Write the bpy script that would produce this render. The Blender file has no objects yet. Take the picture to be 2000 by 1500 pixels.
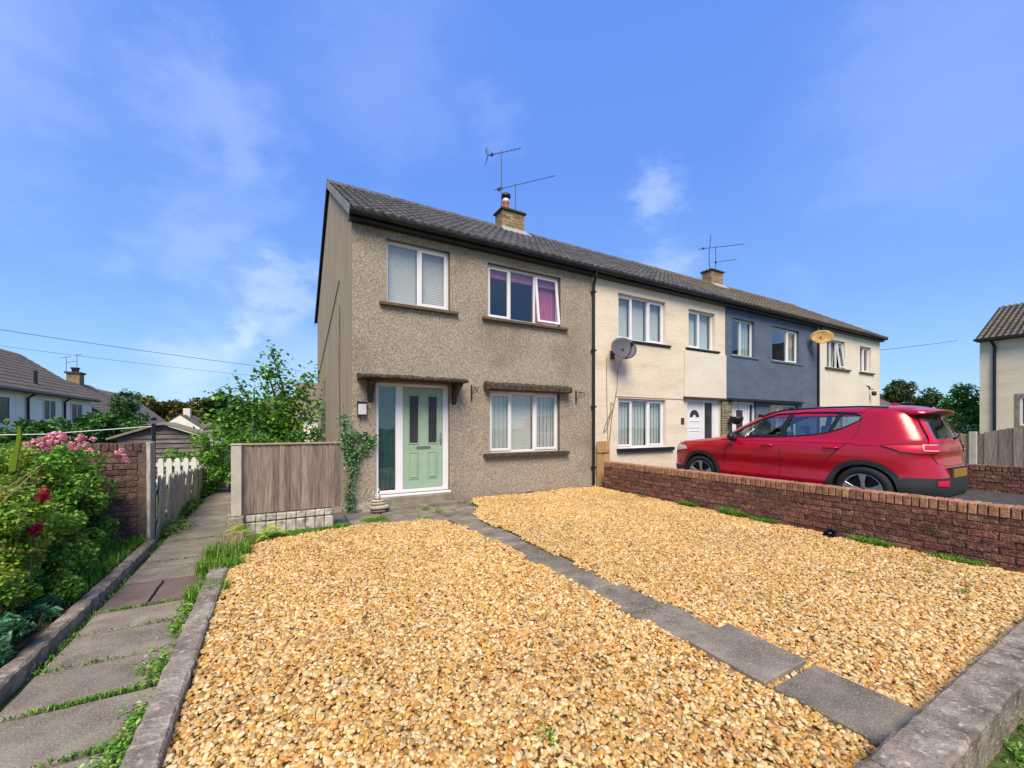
import bpy, bmesh, math, random
import numpy as np
from mathutils import Vector, Matrix
from math import sin, cos, pi, radians, atan
random.seed(7); rng = np.random.default_rng(11)
S = bpy.context.scene
C = S.collection

# ------------------------------------------------------------------ camera
cam_d = bpy.data.cameras.new('camera'); cam = bpy.data.objects.new('camera', cam_d); C.objects.link(cam)
YAW = atan(460/810)
cam.location = (0, 0, 1.5); cam.rotation_euler = (radians(90), 0, -YAW)
cam_d.sensor_width = 36; cam_d.lens = 810/2000*36; cam_d.shift_y = 0.04
cam_d.clip_start = .05; cam_d.clip_end = 2000
S.camera = cam
# ------------------------------------------------------------------ sky and sun
SUN_EL, SUN_AZ = radians(50), radians(208)          # azimuth clockwise from +Y
w = bpy.data.worlds.new('World'); S.world = w; w.use_nodes = True
nt = w.node_tree; nt.nodes.clear()
def N(nt, t, **k):
    n = nt.nodes.new(t)
    for a, b in k.items(): setattr(n, a, b)
    return n
out = N(nt, 'ShaderNodeOutputWorld'); bg = N(nt, 'ShaderNodeBackground'); sky = N(nt, 'ShaderNodeTexSky')
sky.sky_type = 'NISHITA'; sky.sun_disc = False; sky.sun_elevation = SUN_EL; sky.sun_rotation = SUN_AZ
sky.ozone_density = 3.0; sky.dust_density = .3; sky.air_density = 1.15
hs = N(nt, 'ShaderNodeMix', data_type='RGBA'); hs.inputs[0].default_value = .16
tc0 = N(nt, 'ShaderNodeTexCoord'); sx0 = N(nt, 'ShaderNodeSeparateXYZ'); nt.links.new(tc0.outputs['Generated'], sx0.inputs[0])
ramp = N(nt, 'ShaderNodeValToRGB'); re_ = ramp.color_ramp.elements; re_.new(.5); re_.new(.6); re_.new(.7)
for e_, (p_, c_) in zip(re_, ((0, (.42, .68, .85, 1)), (.10, (.30, .55, .87, 1)), (.25, (.19, .395, .86, 1)), (.50, (.130, .290, .85, 1)), (1, (.11, .25, .82, 1)))): e_.position = p_; e_.color = c_
nt.links.new(sx0.outputs[2], ramp.inputs[0])
rs0 = N(nt, 'ShaderNodeMix', data_type='RGBA', blend_type='MULTIPLY'); rs0.inputs[0].default_value = 1; rs0.inputs[7].default_value = (10, 10, 10, 1)
nt.links.new(ramp.outputs[0], rs0.inputs[6]); nt.links.new(rs0.outputs[2], hs.inputs[6]); nt.links.new(sky.outputs[0], hs.inputs[7])
tc = N(nt, 'ShaderNodeTexCoord')
mp = N(nt, 'ShaderNodeMapping'); mp.inputs['Scale'].default_value = (1.5, 1.0, 2.6); mp.inputs['Rotation'].default_value = (.25, .5, .6)
nt.links.new(tc.outputs['Generated'], mp.inputs['Vector'])
n1 = N(nt, 'ShaderNodeTexNoise'); n1.inputs['Scale'].default_value = 1.9; n1.inputs['Detail'].default_value = 5; n1.inputs['Roughness'].default_value = .48
n1.inputs['Distortion'].default_value = .5
nt.links.new(mp.outputs[0], n1.inputs['Vector'])
r1 = N(nt, 'ShaderNodeMapRange'); r1.inputs[1].default_value = .52; r1.inputs[2].default_value = .80; r1.inputs[3].default_value = 0; r1.inputs[4].default_value = .22
r1.interpolation_type = 'SMOOTHERSTEP'
nt.links.new(n1.outputs[0], r1.inputs[0])
# wisps of cirrus low in the sky, each a soft patch around a direction, torn by stretched noise
wn = N(nt, 'ShaderNodeTexNoise'); wn.inputs['Scale'].default_value = 5; wn.inputs['Detail'].default_value = 9; wn.inputs['Roughness'].default_value = .62; nt.links.new(mp.outputs[0], wn.inputs['Vector'])
ws = N(nt, 'ShaderNodeVectorMath', operation='SUBTRACT'); ws.inputs[1].default_value = (.5, .5, .5); nt.links.new(wn.outputs['Color'], ws.inputs[0])
wk = N(nt, 'ShaderNodeVectorMath', operation='SCALE'); wk.inputs['Scale'].default_value = .26; nt.links.new(ws.outputs[0], wk.inputs[0])
wa = N(nt, 'ShaderNodeVectorMath', operation='ADD'); nt.links.new(tc.outputs['Generated'], wa.inputs[0]); nt.links.new(wk.outputs[0], wa.inputs[1])
acc = r1.outputs[0]
for (dx, dy, dz, rad, am) in ((-.09, .842, .53, .11, .24), (-.03, .87, .44, .08, .12), (-.114, .935, .336, .09, .22), (.027, .962, .273, .07, .42), (.659, .593, .462, .06, .34), (.167, .757, .631, .16, .12), (-.12, .983, .138, .08, .42),
                             (.73, .601, .327, .07, .34), (.371, .713, .595, .06, .10), (.845, .201, .497, .2, .16), (-.062, .979, .197, .04, .4), (-.45, .75, .5, .25, .3), (.2, -.7, .5, .35, .35), (.9, -.3, .4, .25, .3), (-.8, .1, .45, .3, .3)):
    ds = N(nt, 'ShaderNodeVectorMath', operation='DISTANCE'); v_ = Vector((dx, dy, dz)).normalized(); ds.inputs[1].default_value = v_; nt.links.new(wa.outputs[0], ds.inputs[0])
    m_ = N(nt, 'ShaderNodeMapRange', interpolation_type='SMOOTHERSTEP'); m_.inputs[1].default_value = 0; m_.inputs[2].default_value = rad*1.5; m_.inputs[3].default_value = am; m_.inputs[4].default_value = 0; nt.links.new(ds.outputs['Value'], m_.inputs[0])
    ad = N(nt, 'ShaderNodeMath', operation='ADD', use_clamp=True); nt.links.new(acc, ad.inputs[0]); nt.links.new(m_.outputs[0], ad.inputs[1]); acc = ad.outputs[0]
mx = N(nt, 'ShaderNodeMix', data_type='RGBA')
nt.links.new(acc, mx.inputs[0]); nt.links.new(hs.outputs[2], mx.inputs[6]); mx.inputs[7].default_value = (6.8, 8.0, 9.8, 1)
nt.links.new(mx.outputs[2], bg.inputs[0]); bg.inputs[1].default_value = .1
nt.links.new(bg.outputs[0], out.inputs[0])
sd = bpy.data.lights.new('sun', 'SUN'); sun = bpy.data.objects.new('sun', sd); C.objects.link(sun)
sd.energy = 4.6; sd.angle = radians(32); sd.color = (1, .86, .66)
sdir = Vector((sin(SUN_AZ)*cos(SUN_EL), cos(SUN_AZ)*cos(SUN_EL), sin(SUN_EL)))
sun.rotation_euler = sdir.to_track_quat('Z', 'Y').to_euler(); sun.location = (0, -10, 30)
S.view_settings.view_transform = 'Standard'; S.view_settings.look = 'None'; S.view_settings.gamma = 1
S.view_settings.exposure = 0.30

# ------------------------------------------------------------------ materials
def hexc(h):
    c = [int(h[i:i+2], 16)/255 for i in (0, 2, 4)]
    return tuple(((v+.055)/1.055)**2.4 if v > .04045 else v/12.92 for v in c)+(1,)
def mat(name, cols, scale=4, detail=6, vec=(1, 1, 1), rough=.85, bump=.25, bscale=60, bdist=.01, var=0, huev=0, speck=None,
        metal=0, spec=.4, attr=False, transl=0, coat=0, blot=None, vor=None):
    m = bpy.data.materials.new(name); m.use_nodes = True; t = m.node_tree; L = t.links.new
    b = t.nodes['Principled BSDF']
    g = N(t, 'ShaderNodeNewGeometry'); mpn = N(t, 'ShaderNodeMapping'); mpn.inputs['Scale'].default_value = vec
    L(g.outputs['Position'], mpn.inputs['Vector'])
    oi = N(t, 'ShaderNodeObjectInfo')
    cmb = N(t, 'ShaderNodeVectorMath', operation='ADD'); sc_ = N(t, 'ShaderNodeMath', operation='MULTIPLY'); sc_.inputs[1].default_value = 37 if var else 0
    L(oi.outputs['Random'], sc_.inputs[0]); L(mpn.outputs[0], cmb.inputs[0]); L(sc_.outputs[0], cmb.inputs[1])
    no = N(t, 'ShaderNodeTexNoise'); no.inputs['Scale'].default_value = scale; no.inputs['Detail'].default_value = detail; no.inputs['Roughness'].default_value = .6
    L(cmb.outputs[0], no.inputs['Vector'])
    cr = N(t, 'ShaderNodeValToRGB'); el = cr.color_ramp.elements
    while len(el) < len(cols): el.new(.5)
    for i, c in enumerate(cols):
        el[i].position = .28+.44*i/max(1, len(cols)-1) if not isinstance(c, tuple) or len(c) != 2 else c[0]
        cc = c[1] if isinstance(c, tuple) and len(c) == 2 else c
        el[i].color = hexc(cc) if isinstance(cc, str) else cc
    if attr:
        at = N(t, 'ShaderNodeAttribute'); at.attribute_name = 'rnd'; 
        mr = N(t, 'ShaderNodeMath', operation='MULTIPLY_ADD'); mr.inputs[1].default_value = .46; mr.inputs[2].default_value = .27
        L(at.outputs['Fac'], mr.inputs[0]); L(mr.outputs[0], cr.inputs[0])
    else: L(no.outputs[0], cr.inputs[0])
    col = cr.outputs[0]
    if blot:       # large irregular stains: (colour, scale, lo, hi, amount)
        bn = N(t, 'ShaderNodeTexNoise'); bn.inputs['Scale'].default_value = blot[1]; bn.inputs['Detail'].default_value = 5; bn.inputs['Roughness'].default_value = .65
        L(cmb.outputs[0], bn.inputs['Vector'])
        br = N(t, 'ShaderNodeMapRange'); br.inputs[1].default_value = blot[2]; br.inputs[2].default_value = blot[3]; br.inputs[4].default_value = blot[4]
        L(bn.outputs[0], br.inputs[0]); bm_ = N(t, 'ShaderNodeMix', data_type='RGBA'); L(br.outputs[0], bm_.inputs[0]); L(col, bm_.inputs[6])
        bm_.inputs[7].default_value = hexc(blot[0]); col = bm_.outputs[2]
    sp_out = None
    if speck:      # (colour, scale, threshold lo, hi, amount)
        sn = N(t, 'ShaderNodeTexNoise'); sn.inputs['Scale'].default_value = speck[1]; sn.inputs['Detail'].default_value = 2
        L(g.outputs['Position'], sn.inputs['Vector'])
        sr = N(t, 'ShaderNodeMapRange'); sr.inputs[1].default_value = speck[2]; sr.inputs[2].default_value = speck[3]; sr.inputs[4].default_value = speck[4]
        L(sn.outputs[0], sr.inputs[0]); sm = N(t, 'ShaderNodeMix', data_type='RGBA'); L(sr.outputs[0], sm.inputs[0]); L(col, sm.inputs[6])
        sm.inputs[7].default_value = hexc(speck[0]); col = sm.outputs[2]
    if var or huev:
        hv = N(t, 'ShaderNodeHueSaturation'); a = N(t, 'ShaderNodeMath', operation='MULTIPLY_ADD'); a.inputs[1].default_value = 2*var; a.inputs[2].default_value = 1-var
        L(oi.outputs['Random'], a.inputs[0]); L(a.outputs[0], hv.inputs['Value'])
        f = N(t, 'ShaderNodeMath', operation='MULTIPLY'); f.inputs[1].default_value = 7.31; L(oi.outputs['Random'], f.inputs[0])
        f2 = N(t, 'ShaderNodeMath', operation='FRACT'); L(f.outputs[0], f2.inputs[0])
        f3 = N(t, 'ShaderNodeMath', operation='MULTIPLY_ADD'); f3.inputs[1].default_value = 2*huev; f3.inputs[2].default_value = .5-huev
        L(f2.outputs[0], f3.inputs[0]); L(f3.outputs[0], hv.inputs['Hue']); L(col, hv.inputs['Color']); col = hv.outputs[0]
    L(col, b.inputs['Base Color'])
    b.inputs['Roughness'].default_value = rough; b.inputs['Metallic'].default_value = metal
    b.inputs['Specular IOR Level'].default_value = spec; b.inputs['Coat Weight'].default_value = coat; b.inputs['Coat Roughness'].default_value = .2
    if bump:
        bn2 = N(t, 'ShaderNodeTexNoise'); bn2.inputs['Scale'].default_value = bscale; bn2.inputs['Detail'].default_value = 4
        L(cmb.outputs[0], bn2.inputs['Vector'])
        bp = N(t, 'ShaderNodeBump'); bp.inputs['Strength'].default_value = bump; bp.inputs['Distance'].default_value = bdist
        L(bn2.outputs[0], bp.inputs['Height']); L(bp.outputs[0], b.inputs['Normal'])
    if transl:
        tr = N(t, 'ShaderNodeBsdfTranslucent'); L(col, tr.inputs[0]); ms = N(t, 'ShaderNodeMixShader'); ms.inputs[0].default_value = transl
        o = t.nodes['Material Output']; L(b.outputs[0], ms.inputs[1]); L(tr.outputs[0], ms.inputs[2]); L(ms.outputs[0], o.inputs[0])
    return m
def glass(name, tint, ior=1.5, rough=.0, extra=.0):
    m = bpy.data.materials.new(name); m.use_nodes = True; t = m.node_tree; L = t.links.new; t.nodes.clear()
    o = N(t, 'ShaderNodeOutputMaterial'); tr = N(t, 'ShaderNodeBsdfTransparent'); tr.inputs[0].default_value = tint
    gl = N(t, 'ShaderNodeBsdfGlossy'); gl.inputs['Roughness'].default_value = rough; gl.inputs[0].default_value = (1, 1, 1, 1)
    lw = N(t, 'ShaderNodeLayerWeight'); lw.inputs[0].default_value = .5; fr = N(t, 'ShaderNodeMath', operation='POWER'); fr.inputs[1].default_value = 4; L(lw.outputs['Facing'], fr.inputs[0])
    ad = N(t, 'ShaderNodeMath', operation='ADD'); ad.inputs[1].default_value = extra; L(fr.outputs[0], ad.inputs[0])
    nn = N(t, 'ShaderNodeTexNoise'); nn.inputs['Scale'].default_value = 1.5; g = N(t, 'ShaderNodeNewGeometry'); L(g.outputs['Position'], nn.inputs['Vector'])
    bp = N(t, 'ShaderNodeBump'); bp.inputs['Strength'].default_value = .05; bp.inputs['Distance'].default_value = .05; L(nn.outputs[0], bp.inputs['Height']); L(bp.outputs[0], gl.inputs['Normal'])
    mi = N(t, 'ShaderNodeMixShader'); L(ad.outputs[0], mi.inputs[0]); L(tr.outputs[0], mi.inputs[1]); L(gl.outputs[0], mi.inputs[2]); L(mi.outputs[0], o.inputs[0])
    return m
M = {}
M['dash'] = mat('pebbledash', ['877c6b', 'a89c89', 'c0b4a0', 'd8cdba'], scale=30, detail=14, bump=1.0, bscale=85, bdist=.03, rough=.95,
                speck=('564c3e', 85, .48, .64, .6), blot=('6b6252', .85, .49, .72, .50))
M['gable'] = mat('smooth_render', ['927f66', 'a69278', 'b39f85'], scale=2.2, vec=(5, 5, .35), bump=.15, bscale=25, rough=.95, blot=('7a684f', .5, .52, .75, .4))
M['cream'] = mat('cream_render', ['cbbea5', 'd8ccb4', 'ded3bd'], scale=1.2, vec=(.6, .6, 3), bump=.6, bscale=9, bdist=.012, rough=.9, speck=('b5a88e', 6, .56, .8, .35), blot=('b9ab8c', .8, .54, .74, .45))
M['cream2'] = mat('pale_render', ['cdc4b2', 'd6cdbb', 'dcd4c4'], scale=1.0, bump=.3, bscale=20, rough=.9, speck=('b8ac97', 5, .56, .8, .3), blot=('b8ac94', .7, .54, .74, .4))
M['blue'] = mat('slate_blue_render', ['4a5766', '536070', '5b6878'], scale=2, vec=(.8, .8, 2), bump=.6, bscale=12, bdist=.01, rough=.85)
M['white_render'] = mat('white_render', ['ddd3c3', 'e8dfd0', 'ede5d7'], scale=1, bump=.15, rough=.9, blot=('c9b5ae', .4, .5, .7, .3))
M['upvc'] = mat('white_upvc', ['d9d8da', 'e0dfe1'], scale=3, bump=0, rough=.3)
M['greendoor'] = mat('sage_green_door', ['8aa48c', '91ab93', '98b19a'], scale=6, bump=.1, bscale=120, rough=.45)
M['black'] = mat('black_plastic', ['17171a', '212124'], scale=5, bump=.1, rough=.45)
M['darkgutter'] = mat('black_gutter', ['131214', '1e1c1d', '2a2726'], scale=3, bump=.15, rough=.4)
M['tile'] = mat('grey_roof_tile', ['353535', '4a4a4a', '5e5d5c', '737170'], scale=5, bump=.3, bscale=90, rough=.9, var=.10, huev=.008, speck=('94908a', 26, .60, .75, .4), blot=('302f2e', 2.5, .52, .72, .35))
M['channel_shade'] = mat('roof_deck_channel_shade', ['1b1a1a', '262423'], scale=6, bump=.3, rough=.9)  # deck coloured near black: painted shade for the open channels between tile rolls
M['tile_brown'] = mat('weathered_brown_roof_tile', ['473f36', '5a5145', '6b6253', '7d7362'], scale=5, bump=.3, bscale=90, rough=.9, var=.12, huev=.01, speck=('a89d82', 26, .58, .75, .5), blot=('4e463c', 2.5, .52, .72, .4))
M['roof_far'] = mat('far_brown_roof', ['55493d', '665a4b', '756856'], scale=3, bump=.2, rough=.9, blot=('7d6d58', .5, .55, .7, .5))
M['roof_far2'] = mat('far_grey_roof', ['6b6253', '7b7162'], scale=3, bump=.2, rough=.9)
M['verge'] = mat('verge_grey', ['7d7c7a', '92908d'], scale=8, bump=.3, rough=.9, var=.12)
M['moss'] = mat('mossy_concrete', ['2a241e', '3d352c', '544a3e', '6b6051'], scale=18, bump=1.0, bscale=60, bdist=.03, rough=1, speck=('8c8474', 30, .62, .75, .5))
M['sill'] = mat('brown_sill', ['4c4032', '5e5140', '6f6150'], scale=8, bump=.3, rough=.9)
M['reveal'] = mat('reveal_brown', ['5c4f3f', '6f614f', '7c6d59'], scale=6, bump=.4, rough=.95)
M['plinth'] = mat('plinth_grey', ['6e6656', '837b6a', '948c7c'], scale=6, bump=.4, rough=.95)
M['whiteblock'] = mat('whitewashed_block', ['9c968a', 'b8b2a6', 'cbc6bb'], scale=9, bump=.9, bscale=30, rough=.95, speck=('6d6758', 14, .50, .68, .8), var=.06)
M['conc'] = mat('concrete_post', ['a39c8f', 'b5aea1', 'c0baae'], scale=5, bump=.3, bscale=90, rough=.9, speck=('8d8678', 90, .55, .7, .5))
M['slab'] = mat('paving_slab', ['635b4f', '7d7466', '938a7a'], scale=3.5, detail=10, bump=.5, bscale=140, bdist=.006, rough=.95, var=.10, huev=.008,
                speck=('aca492', 100, .52, .66, .5), blot=('544c40', 3.2, .46, .68, .6))
M['slab_dark'] = mat('dark_paving_slab', ['5b4d45', '6e5f56', '7d6e64'], scale=4, detail=10, bump=.5, bscale=140, bdist=.006, rough=.95, var=.08, speck=('8b8280', 150, .6, .72, .5))
M['slab_g'] = mat('garden_slab', ['61594d', '7b7263', '938978'], scale=4, detail=10, bump=.5, bscale=130, bdist=.006, rough=.95, var=.14,
                  speck=('aaa291', 90, .52, .66, .55), blot=('454038', 2.9, .44, .66, .75))
M['kerb'] = mat('weathered_kerb', ['5a5046', '7a6f62', '948878', 'a89d8d'], scale=7, detail=10, bump=.9, bscale=60, bdist=.015, rough=1, speck=('b9b2a4', 28, .60, .72, .75), blot=('36302a', 3, .5, .66, .6))
M['kerb_pale'] = mat('pale_kerb', ['6c6256', '8f8475', 'a99e8e'], scale=7, detail=10, bump=.9, bscale=60, bdist=.015, rough=1, speck=('bdb5a6', 28, .55, .72, .6), blot=('453d35', 3, .5, .66, .5))
M['tarmac'] = mat('tarmac', ['34322f', '43403c', '504c47'], scale=6, bump=.6, bscale=150, rough=.95, speck=('7a756d', 130, .6, .72, .4))
M['mortar'] = mat('mortar', ['4c3e35', '63534a', '7a6a5e'], scale=20, bump=.8, bscale=90, rough=1)
M['brick'] = mat('red_brick', ['50362c', '6c4639', '825a4a', '95705f'], scale=16, detail=10, bump=1.0, bscale=45, bdist=.035, rough=.95, var=.30, huev=.014, speck=('b79f8c', 40, .60, .72, .6), blot=('3c2a26', 5, .5, .66, .65))
M['brick_cap'] = mat('orange_brick', ['73503a', '91664c', 'a67a5b', 'b48a6a'], scale=14, detail=8, bump=.9, bscale=55, bdist=.015, rough=.95, var=.2, huev=.015, speck=('8f8a83', 40, .58, .7, .5), blot=('4a3830', 5, .52, .7, .5))
M['brick_dark'] = mat('dark_brick', ['3f2f2a', '54403a', '6a5249', '7b6357'], scale=12, detail=8, bump=1.0, bscale=50, bdist=.02, rough=1, var=.22, huev=.02, speck=('8f8272', 40, .62, .74, .4))
M['brick_yellow'] = mat('buff_brick', ['7a6546', '94805c', 'a8936c'], scale=10, bump=.6, rough=.95, var=.2, huev=.012, blot=('3c3228', 4, .5, .68, .6))
M['terracotta'] = mat('terracotta', ['96512f', 'b0643c'], scale=8, rough=.8)
M['lead'] = mat('mortar_flashing', ['8e8c88', 'a3a19d'], scale=8, rough=.9)
M['board'] = mat('weathered_board', ['6b5e53', '7f7065', '908277', '9d8f84'], scale=5, vec=(9, 9, .7), bump=.5, bscale=20, rough=.95, var=.30, huev=.008, blot=('4c4038', 2, .54, .72, .5))
M['board_new'] = mat('tan_board', ['94744a', 'a98859', 'b89869'], scale=5, vec=(9, 9, .7), bump=.4, bscale=20, rough=.9, var=.12, huev=.006)
M['board_tan'] = mat('light_timber_board', ['8e7c60', 'a39072', 'b09d7f'], scale=5, vec=(9, 9, .7), bump=.4, bscale=20, rough=.9, var=.12, huev=.006)
M['paling'] = mat('flaking_white_paling', ['7d7769', '9c9788', 'b7b3a6', 'cbc8be'], scale=7, vec=(6, 6, .8), bump=.5, bscale=30, rough=.95, var=.1, blot=('6a6a4c', 1.6, .5, .68, .6))
M['whitewood'] = mat('white_picket', ['cfcdc6', 'dedcd6'], scale=8, rough=.7)
M['shed'] = mat('shed_board', ['524947', '665c5a', '786e6b', '8a807c'], scale=4, vec=(1, 1, 8), bump=.4, rough=.95, var=.13)
M['shed_pale'] = mat('pale_blue_board', ['9fabb2', 'b3bec4'], scale=4, rough=.8, var=.05)
M['paint'] = mat('red_car_paint', ['ac0320', 'b40423'], scale=2, bump=0, rough=.26, metal=.22, spec=.5, coat=.6)
M['clad'] = mat('grey_plastic_cladding', ['26282b', '2e3033'], scale=9, bump=.1, bscale=300, rough=.55)
M['tyre'] = mat('tyre_rubber', ['18181a', '222224'], scale=9, bump=.2, rough=.8)
M['alloy'] = mat('silver_alloy', ['b4b6b9', 'c4c6c9'], scale=9, bump=0, rough=.28, metal=.7)
M['chrome'] = mat('chrome', ['c9cacc', 'd9dadc'], scale=9, bump=0, rough=.15, metal=1)
M['redlens'] = mat('red_lens', ['c00a2c', 'cc1234'], scale=9, bump=0, rough=.35)
M['whitelens'] = mat('pale_lens', ['d8b8bc', 'e2c6c9'], scale=9, bump=0, rough=.2, coat=1)
M['plate'] = mat('yellow_plate', ['8a6a14', '95741c'], scale=9, bump=0, rough=.4)
M['seat'] = mat('pale_seat', ['a9aca6', 'bdbfb9'], scale=9, bump=.1, rough=.8)
M['interior'] = mat('car_interior', ['1d2022', '282b2d'], scale=9, bump=.1, rough=.8)
M['blind'] = mat('grey_blind', ['cac5ba', 'd2cdc3'], scale=3, bump=0, rough=.8)
M['curtain_teal'] = mat('teal_curtain', ['0e2f38', '164650', '20605f'], scale=5, vec=(9, 9, .5), bump=.3, rough=.9)
M['curtain_pink'] = mat('pink_curtain', ['9c4a68', 'b45c7c', 'c07c94'], scale=5, vec=(8, 8, .6), bump=.2, rough=.9)
M['curtain_grey'] = mat('net_curtain', ['a9aca6', 'c3c6c0', 'd1d4cf'], scale=5, vec=(12, 12, .4), bump=.2, rough=.9)
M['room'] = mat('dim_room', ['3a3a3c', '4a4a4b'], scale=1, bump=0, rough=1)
M['stone_clad'] = mat('stone_cladding', ['6e6650', '8a8269', 'a39b82'], scale=14, bump=.9, bscale=20, bdist=.03, rough=.95, var=.15)
M['dish_grey'] = mat('grey_dish', ['4d4d52', '5b5b60'], scale=5, bump=.1, rough=.6)
M['rust'] = mat('rusty_dish', ['93703c', 'b89458', 'c9a96f'], scale=7, bump=.4, rough=.8, blot=('6e4e28', 4, .5, .7, .6))
M['metal'] = mat('aerial_metal', ['3c3d42', '4d4e53'], scale=7, bump=0, rough=.5, metal=.4)
M['signred'] = mat('dark_red_plaque', ['3a1214', '4a181a'], scale=20, bump=.2, rough=.5)
M['greyplastic'] = mat('lantern_grey', ['9d9da2', 'adadb2'], scale=9, bump=0, rough=.4)
M['lantern_glass'] = mat('lantern_white', ['b9bac0', 'c6c7cc'], scale=40, bump=0, rough=.3)
M['grass'] = mat('grass_blade', ['3c6019', '548423', '73a534', 'a0c04e'], attr=True, bump=0, rough=.7, transl=.3)
M['straw'] = mat('straw_blade', ['8d7d50', 'a89868', 'c0b183'], attr=True, bump=0, rough=.8, transl=.2)
M['fern'] = mat('yellow_green_fern', ['6f8c12', '93b01c', 'b3cf30', 'c8dd52'], attr=True, bump=0, rough=.6, transl=.35)
M['leaf'] = mat('hedge_leaf', ['33561b', '4f7d26', '6c9f35', '93c04c', 'b7d56c'], attr=True, bump=0, rough=.5, transl=.3)
M['leaf_y'] = mat('yellow_green_leaf', ['3c651c', '5b8626', '7ba336', '9dba4a', 'ac9440'], attr=True, bump=0, rough=.55, transl=.35)
M['leaf_d'] = mat('blue_green_leaf', ['2a5536', '41754c', '5f9666', '8dbb84'], attr=True, bump=0, rough=.5, transl=.25)
M['leaf_tree'] = mat('tree_leaf', ['2f5716', '4a7d24', '6fa536', '9ecb52'], attr=True, bump=0, rough=.5, transl=.35)
M['leaf_bush'] = mat('far_bush_leaf', ['22421a', '345f27', '4e7d34', '739e4e'], attr=True, bump=0, rough=.6, transl=.25)
M['leaf_far'] = mat('far_tree_leaf', ['22361c', '314925', '435b2c', '5f7038'], attr=True, bump=0, rough=.7, transl=.2)
M['leaf_olive'] = mat('olive_tree_leaf', ['3b4019', '4f5420', '646628', '7a7a38'], attr=True, bump=0, rough=.7, transl=.2)
M['ivy'] = mat('ivy_leaf', ['284c24', '416c38', '5f8a50', '97b384'], attr=True, bump=0, rough=.45, transl=.2)
M['petal'] = mat('pink_petal', ['cc7488', 'e095a5', 'ecb4bf', 'f4d0d4'], attr=True, bump=0, rough=.6, transl=.3)
M['petal_red'] = mat('crimson_petal', ['7d0a20', 'a01430', 'bb2a48'], attr=True, bump=0, rough=.6, transl=.2)
M['petal_w'] = mat('white_petal', ['c9c9b8', 'e0e0d4'], attr=True, bump=0, rough=.6)
M['bark'] = mat('bark', ['3a3026', '4d4135', '5e5142'], scale=9, vec=(3, 3, .7), bump=.7, rough=1)
M['soil'] = mat('soil', ['2c2318', '3d3123', '4e412f'], scale=9, bump=.9, bscale=40, bdist=.03, rough=1, speck=('4a5c22', 5, .5, .65, .6))
M['ground'] = mat('rough_grass_ground', ['2f3b18', '3f4d20', '4e5c28', '5d6433'], scale=1.5, detail=10, bump=.9, bscale=30, bdist=.04, rough=1)
M['flatstone'] = mat('pale_flat_stone', ['a29a88', 'b8b09e'], scale=12, bump=.4, rough=.9, var=.1)
M['glass'] = glass('window_glass', (.93, .96, .96, 1), 1.38, extra=.06)
M['obscure'] = mat('obscure_door_glass', ['2a2a2e', '3b3a3e'], scale=5, bump=.5, bscale=70, rough=.12)
M['carglass'] = glass('car_glass', (.55, .64, .62, 1), 1.5, extra=.16)
M['whiteplas'] = mat('white_gloss', ['dadada', 'e6e6e6'], scale=5, bump=0, rough=.3)
M['figure'] = mat('black_white_glaze', [(.45, '15161a'), (.52, 'e0e0e0')], scale=45, bump=0, rough=.2)
M['bluebag'] = mat('black_blue_plastic', ['0d0f16', '1b2030', '2a3347'], scale=25, bump=.6, rough=.25)

# gravel stone material: colour by instance
def gravel_mat():
    m = bpy.data.materials.new('gravel_stone'); m.use_nodes = True; t = m.node_tree; L = t.links.new; b = t.nodes['Principled BSDF']
    at = N(t, 'ShaderNodeAttribute'); at.attribute_type = 'INSTANCER'; at.attribute_name = 'srnd'
    cr = N(t, 'ShaderNodeValToRGB'); cr.color_ramp.interpolation = 'LINEAR'
    cs = ['7d5a34', 'c08c4a', 'd9a458', 'dfb878', 'c99a5e', 'ead2a4', 'd8b98c', 'cf9348', 'e6c488', 'e6cd94', 'b39a72', 'b46f2c', 'e0b062', 'eedfb8']
    el = cr.color_ramp.elements
    while len(el) < len(cs): el.new(.5)
    for i, c in enumerate(cs): el[i].position = i/(len(cs)-1); el[i].color = hexc(c)
    L(at.outputs['Fac'], cr.inputs[0])
    g = N(t, 'ShaderNodeNewGeometry'); no = N(t, 'ShaderNodeTexNoise'); no.inputs['Scale'].default_value = 60; L(g.outputs['Position'], no.inputs['Vector'])
    mr = N(t, 'ShaderNodeMapRange'); mr.inputs[1].default_value = .35; mr.inputs[2].default_value = .7; mr.inputs[3].default_value = .95; mr.inputs[4].default_value = .64; L(no.outputs[0], mr.inputs[0])
    n2 = N(t, 'ShaderNodeTexNoise'); n2.inputs['Scale'].default_value = .8; n2.inputs['Detail'].default_value = 4; L(g.outputs['Position'], n2.inputs['Vector'])
    m2 = N(t, 'ShaderNodeMapRange'); m2.inputs[1].default_value = .35; m2.inputs[2].default_value = .65; m2.inputs[3].default_value = .9; m2.inputs[4].default_value = 1.06; L(n2.outputs[0], m2.inputs[0])
    mm = N(t, 'ShaderNodeMath', operation='MULTIPLY'); L(mr.outputs[0], mm.inputs[0]); L(m2.outputs[0], mm.inputs[1])
    hv = N(t, 'ShaderNodeHueSaturation'); hv.inputs['Saturation'].default_value = 1.03; hv.inputs['Hue'].default_value = .507; L(cr.outputs[0], hv.inputs['Color']); L(mm.outputs[0], hv.inputs['Value'])
    L(hv.outputs[0], b.inputs['Base Color']); b.inputs['Roughness'].default_value = .62
    return m
M['gravel'] = gravel_mat()
M['gravelbase'] = mat('gravel_sand', ['4a3418', '6b4c26', '86632f'], scale=60, bump=1, bscale=120, rough=1)

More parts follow.
